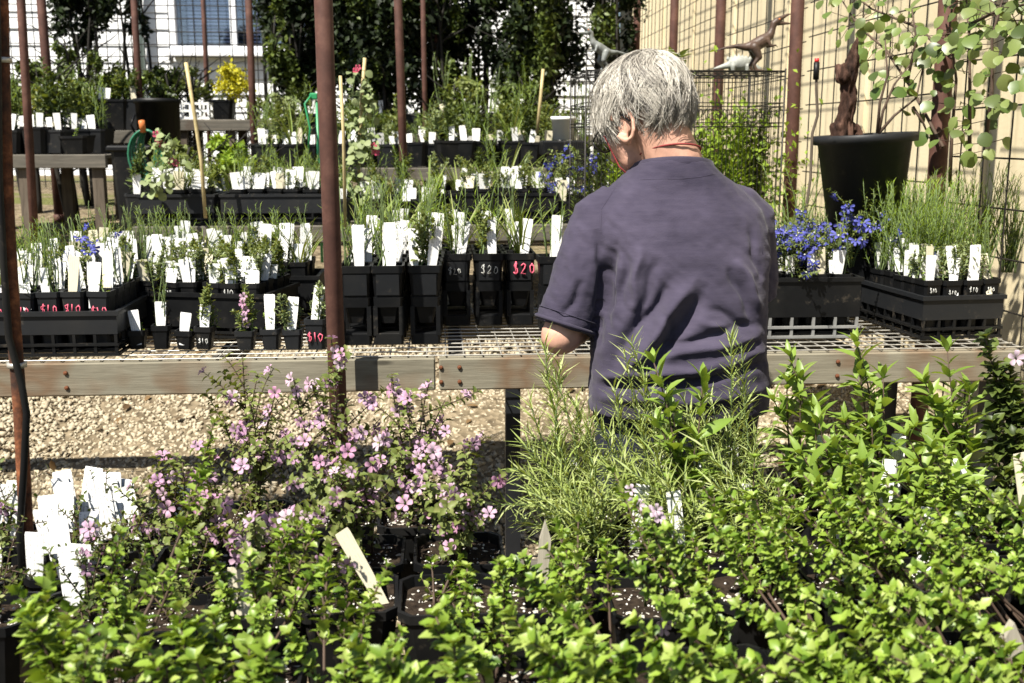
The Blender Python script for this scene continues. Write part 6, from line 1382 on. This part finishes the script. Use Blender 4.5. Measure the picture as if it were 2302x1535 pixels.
    for rr, dz in ((.094, -.030), (.0935, -.014), (.0885, -.002), (.0835, .0005), (.082, -.006)): rg.append([tuple(C + [rr * math.cos(t), rr * (.90 if rr < .09 else .86) * math.sin(t), -.015 * math.sin(t) + dz]) for t in np.linspace(0, 2 * math.pi, 41)[:-1]])
    loft(q, rg, 0, False, False, True); q.build('collar', M['shirt_cotton'], root)
    q = MB(); ax = nrm(Wd(.282, 2.342, .985) - Wd(.308, 2.352, 1.06)); c0 = Wd(.284, 2.343, .992); u = nrm(np.cross(ax, [0, 1, 0])); w2 = np.cross(ax, u)
    q.tube([c0 + (u * math.cos(t) + w2 * math.sin(t)) * .0685 for t in np.linspace(0, 2 * math.pi, 36)], .0045, 6); q.tube([c0 - ax * .022 + (u * math.cos(t) + w2 * math.sin(t)) * .0682 for t in np.linspace(0, 2 * math.pi, 36)], .0012, 5); q.build('sleeve_hem', M['shirt_cotton'], root)
    # ---- trousers, shoes
    tp = [('e', Wd(.545, 2.36, .78), (.196, .130, .14))]
    for s in (-1, 1): tp += [('c', Wd(.545 + s * .085, 2.36, .74), .105, Wd(.545 + s * .10, 2.365, .42), .078), ('c', Wd(.545 + s * .10, 2.365, .42), .078, Wd(.545 + s * .10, 2.36, .11), .066)]
    blob(tp, 'trousers', M['trousers'], root, .012, 4)
    for s in (-1, 1): blob([('c', Wd(.545 + s * .10, 2.32, .045), .042, Wd(.545 + s * .115, 2.52, .04), .037), ('c', Wd(.545 + s * .10, 2.33, .08), .045, Wd(.545 + s * .105, 2.38, .08), .04)], 'shoe', M['shoe'], root, .006, 2)
    # ---- glasses and cord
    g = empty('glasses'); g.parent = root
    for s in (-1, 1):
        q = MB(); q.tube([h(s * .034 + .027 * math.cos(t), .112 - .006 * abs(math.cos(t)) * 0, -.004 + .021 * math.sin(t)) for t in np.linspace(0, 2 * math.pi, 26)], .0019, 6); q.build('rim', M['lens_frame'], g)
        q = MB(); q.add([h(s * .034 + .026 * math.cos(t), .112, -.004 + .020 * math.sin(t)) for t in np.linspace(0, 2 * math.pi, 25)[:-1]], [tuple(range(24))]); q.build('lens', M['lens_glass'], g)
        q = MB(); q.tube([h(s * .061, .112, .004), h(s * .074, .08, .006), h(s * .086, .01, .004), h(s * .089, -.018, -.006), h(s * .087, -.03, -.028)], .0022, 6); q.build('temple', M['lens_frame'], g)
    q = MB(); q.tube([h(-.008, .106, .002), h(0, .108, .006), h(.008, .106, .002)], .0018, 6); q.build('bridge', M['lens_frame'], g)
    q = MB(); c = Wd(.519, 2.385, 1.368); q.tube([c + [.0675 * math.cos(t), .069 * math.sin(t) - .002, -.020 * math.sin(t) + .001 + .004 * math.cos(t)] for t in np.linspace(0, 2 * math.pi, 40)], .0022, 6); q.build('cord', M['cord_red'], root)
    q = MB(); q.tube([h(-.078, .060, -.012), h(-.066, .066, -.05), h(-.056, .070, -.085), h(-.05, .06, -.11), Wd(.475, 2.45, 1.335)], .0017, 6); q.build('cord', M['cord_red'], root)
    # ---- hair
    SK = np.array([.0765, .097, .087]); SC = np.array([0, -.012, .028])
    def hairline(u):
        if u[2] < (-.50 if u[1] < -.6 else -.36): return False
        if u[1] > .30 and u[2] < .50 - .1 * abs(u[0]): return False
        if u[1] > .0 and u[2] < -.05 and u[1] > -.1: return False
        if abs(u[0]) > .45 and -.62 < u[1] < .12 and u[2] < .02: return False
        return True
    vol = lambda u: 1.20 + .08 * max(0, u[2]) + .07 * max(0, -u[1]) - .10 * max(0, -u[2])
    bm = bmesh.new(); bmesh.ops.create_icosphere(bm, subdivisions=5, radius=1.0)
    kill = [v_ for v_ in bm.verts if not hairline(np.array(v_.co[:]))]; bmesh.ops.delete(bm, geom=kill, context='VERTS')
    for v_ in bm.verts:
        u = np.array(v_.co[:]); s_ = vol(u) - .07 + .035 * mnoise.noise(Vector(u * 3.2)) + .03 * mnoise.noise(Vector((u[0] * 9, u[1] * 9, u[2] * 5))); v_.co = h(*(SC + SK * u * s_))
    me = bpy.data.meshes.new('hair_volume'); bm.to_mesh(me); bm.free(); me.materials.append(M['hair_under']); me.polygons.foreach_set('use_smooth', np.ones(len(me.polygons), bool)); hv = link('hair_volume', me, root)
    crown_ = nrm([.10, -.30, .95]); NP = 10; U0, U, PHS, AMP, LN, SW, LIFT, RAD, TINT = [], [], [], [], [], [], [], [], []
    nc = 0
    while nc < 420:
        u = nrm(np.random.normal(size=3))
        if not hairline(u): continue
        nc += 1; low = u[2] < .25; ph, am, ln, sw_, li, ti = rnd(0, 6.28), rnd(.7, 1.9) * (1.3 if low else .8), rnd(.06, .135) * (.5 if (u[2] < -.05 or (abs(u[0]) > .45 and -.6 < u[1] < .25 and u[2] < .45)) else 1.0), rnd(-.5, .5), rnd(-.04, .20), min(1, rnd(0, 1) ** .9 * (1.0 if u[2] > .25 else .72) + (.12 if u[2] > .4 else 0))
        rc = rnd(-.07, .07)
        for k in range(random.randint(18, 30)):
            v_ = nrm(u + np.random.normal(size=3) * .075)
            if not hairline(v_): continue
            U0.append(u); U.append(v_); PHS.append(ph + rnd(-.12, .12)); AMP.append(am); LN.append(ln * rnd(.6, 1.15)); SW.append(sw_); LIFT.append(li); RAD.append(vol(v_) - .06 + rc + rnd(-.025, .025)); TINT.append(min(1, max(0, ti + rnd(-.15, .15))))
    U0, U, PHS, AMP, LN, SW, LIFT, RAD = [np.array(x_) for x_ in (U0, U, PHS, AMP, LN, SW, LIFT, RAD)]; uu = U.copy(); PT = []; vn = lambda x_: x_ / np.maximum(1e-6, np.linalg.norm(x_, axis=1))[:, None]
    for i in range(NP):
        t = i / (NP - 1); rr = RAD + LIFT * t - .06 * t * t + max(0, t - .65) * np.where(U0[:, 2] < .2, .34, .12)
        PT.append((SC + SK * uu * rr[:, None]) @ RH.T + Hc - B + np.array([0, 0, -.012 * t * t]))
        fl = uu - crown_; fl = vn(fl - uu * np.sum(fl * uu, 1)[:, None]); side = np.cross(uu, fl); fwd = np.array([0, 1.0, 0]) - uu * uu[:, 1:2]; g_ = np.array([0, 0, -1.0]) + uu * uu[:, 2:3]
        d = vn(fl + .45 * g_ * (uu[:, 2:3] < .5) + .55 * fwd * (uu[:, 2:3] > -.1) * (uu[:, 1:2] > -.35) + side * (SW + .9 * AMP * np.sin(PHS + t * 6.2))[:, None] + (vn(U0 + fl * t * .6) - vn(U + fl * t * .6)) * 6.5 * t)
        uu = vn(uu + d * (LN / (NP - 1) / .098)[:, None])
    strands = list(np.stack(PT, 1)); rads = [np.linspace(.00072, .00024, NP) * rnd(.8, 1.2) for _ in strands]
    for k in range(260):   # fine loose hairs at the nape and temples
        u = nrm([rnd(-.75, .75), rnd(-1, -.45), rnd(-.6, -.25)]); p0 = h(*(SC + SK * u * 1.10)); e = np.array([rnd(-.012, .012), rnd(-.02, .0), -rnd(.02, .045)]); strands.append(np.array([p0 + e * (i / (NP - 1)) + np.array([.004 * math.sin(i * .8 + k), 0, 0]) for i in range(NP)])); rads.append(np.linspace(.0006, .0002, NP)); TINT.append(rnd(.2, .8))
    for k in range(420):   # flyaways over the whole head
        u = nrm(np.random.normal(size=3))
        if not hairline(u): continue
        fl = u - crown_; fl = nrm(fl - u * np.dot(fl, u)); sd = np.cross(u, fl); L_ = rnd(.03, .07); a_ = rnd(-.6, .6); cv = rnd(-.5, .5); st = []
        for i in range(NP):
            t = i / (NP - 1); uu_ = nrm(u + (fl + sd * (a_ + cv * t)) * t * L_ / .1); st.append(h(*(SC + SK * uu_ * (vol(u) - .02 + rnd(0, .01) + .16 * t * rnd(.9, 1.1)))))
        strands.append(np.array(st)); rads.append(np.linspace(.0005, .0002, NP)); TINT.append(rnd(.4, 1))
    hc = bpy.data.hair_curves.new('hair'); hc.add_curves([NP] * len(strands)); hc.position_data.foreach_set('vector', np.concatenate(strands).astype(np.float32).ravel())
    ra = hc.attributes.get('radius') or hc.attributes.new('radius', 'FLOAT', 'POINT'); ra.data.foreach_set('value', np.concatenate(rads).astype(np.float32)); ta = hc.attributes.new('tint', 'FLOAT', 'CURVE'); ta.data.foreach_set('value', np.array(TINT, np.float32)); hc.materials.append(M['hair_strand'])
    link('hair', hc, root)
person()
# prototypes of the small pots have served: only their placed copies stay
for lst in PROTO.values():
    for r in lst:
        for c in list(r.children_recursive): bpy.data.objects.remove(c)
        bpy.data.objects.remove(r)
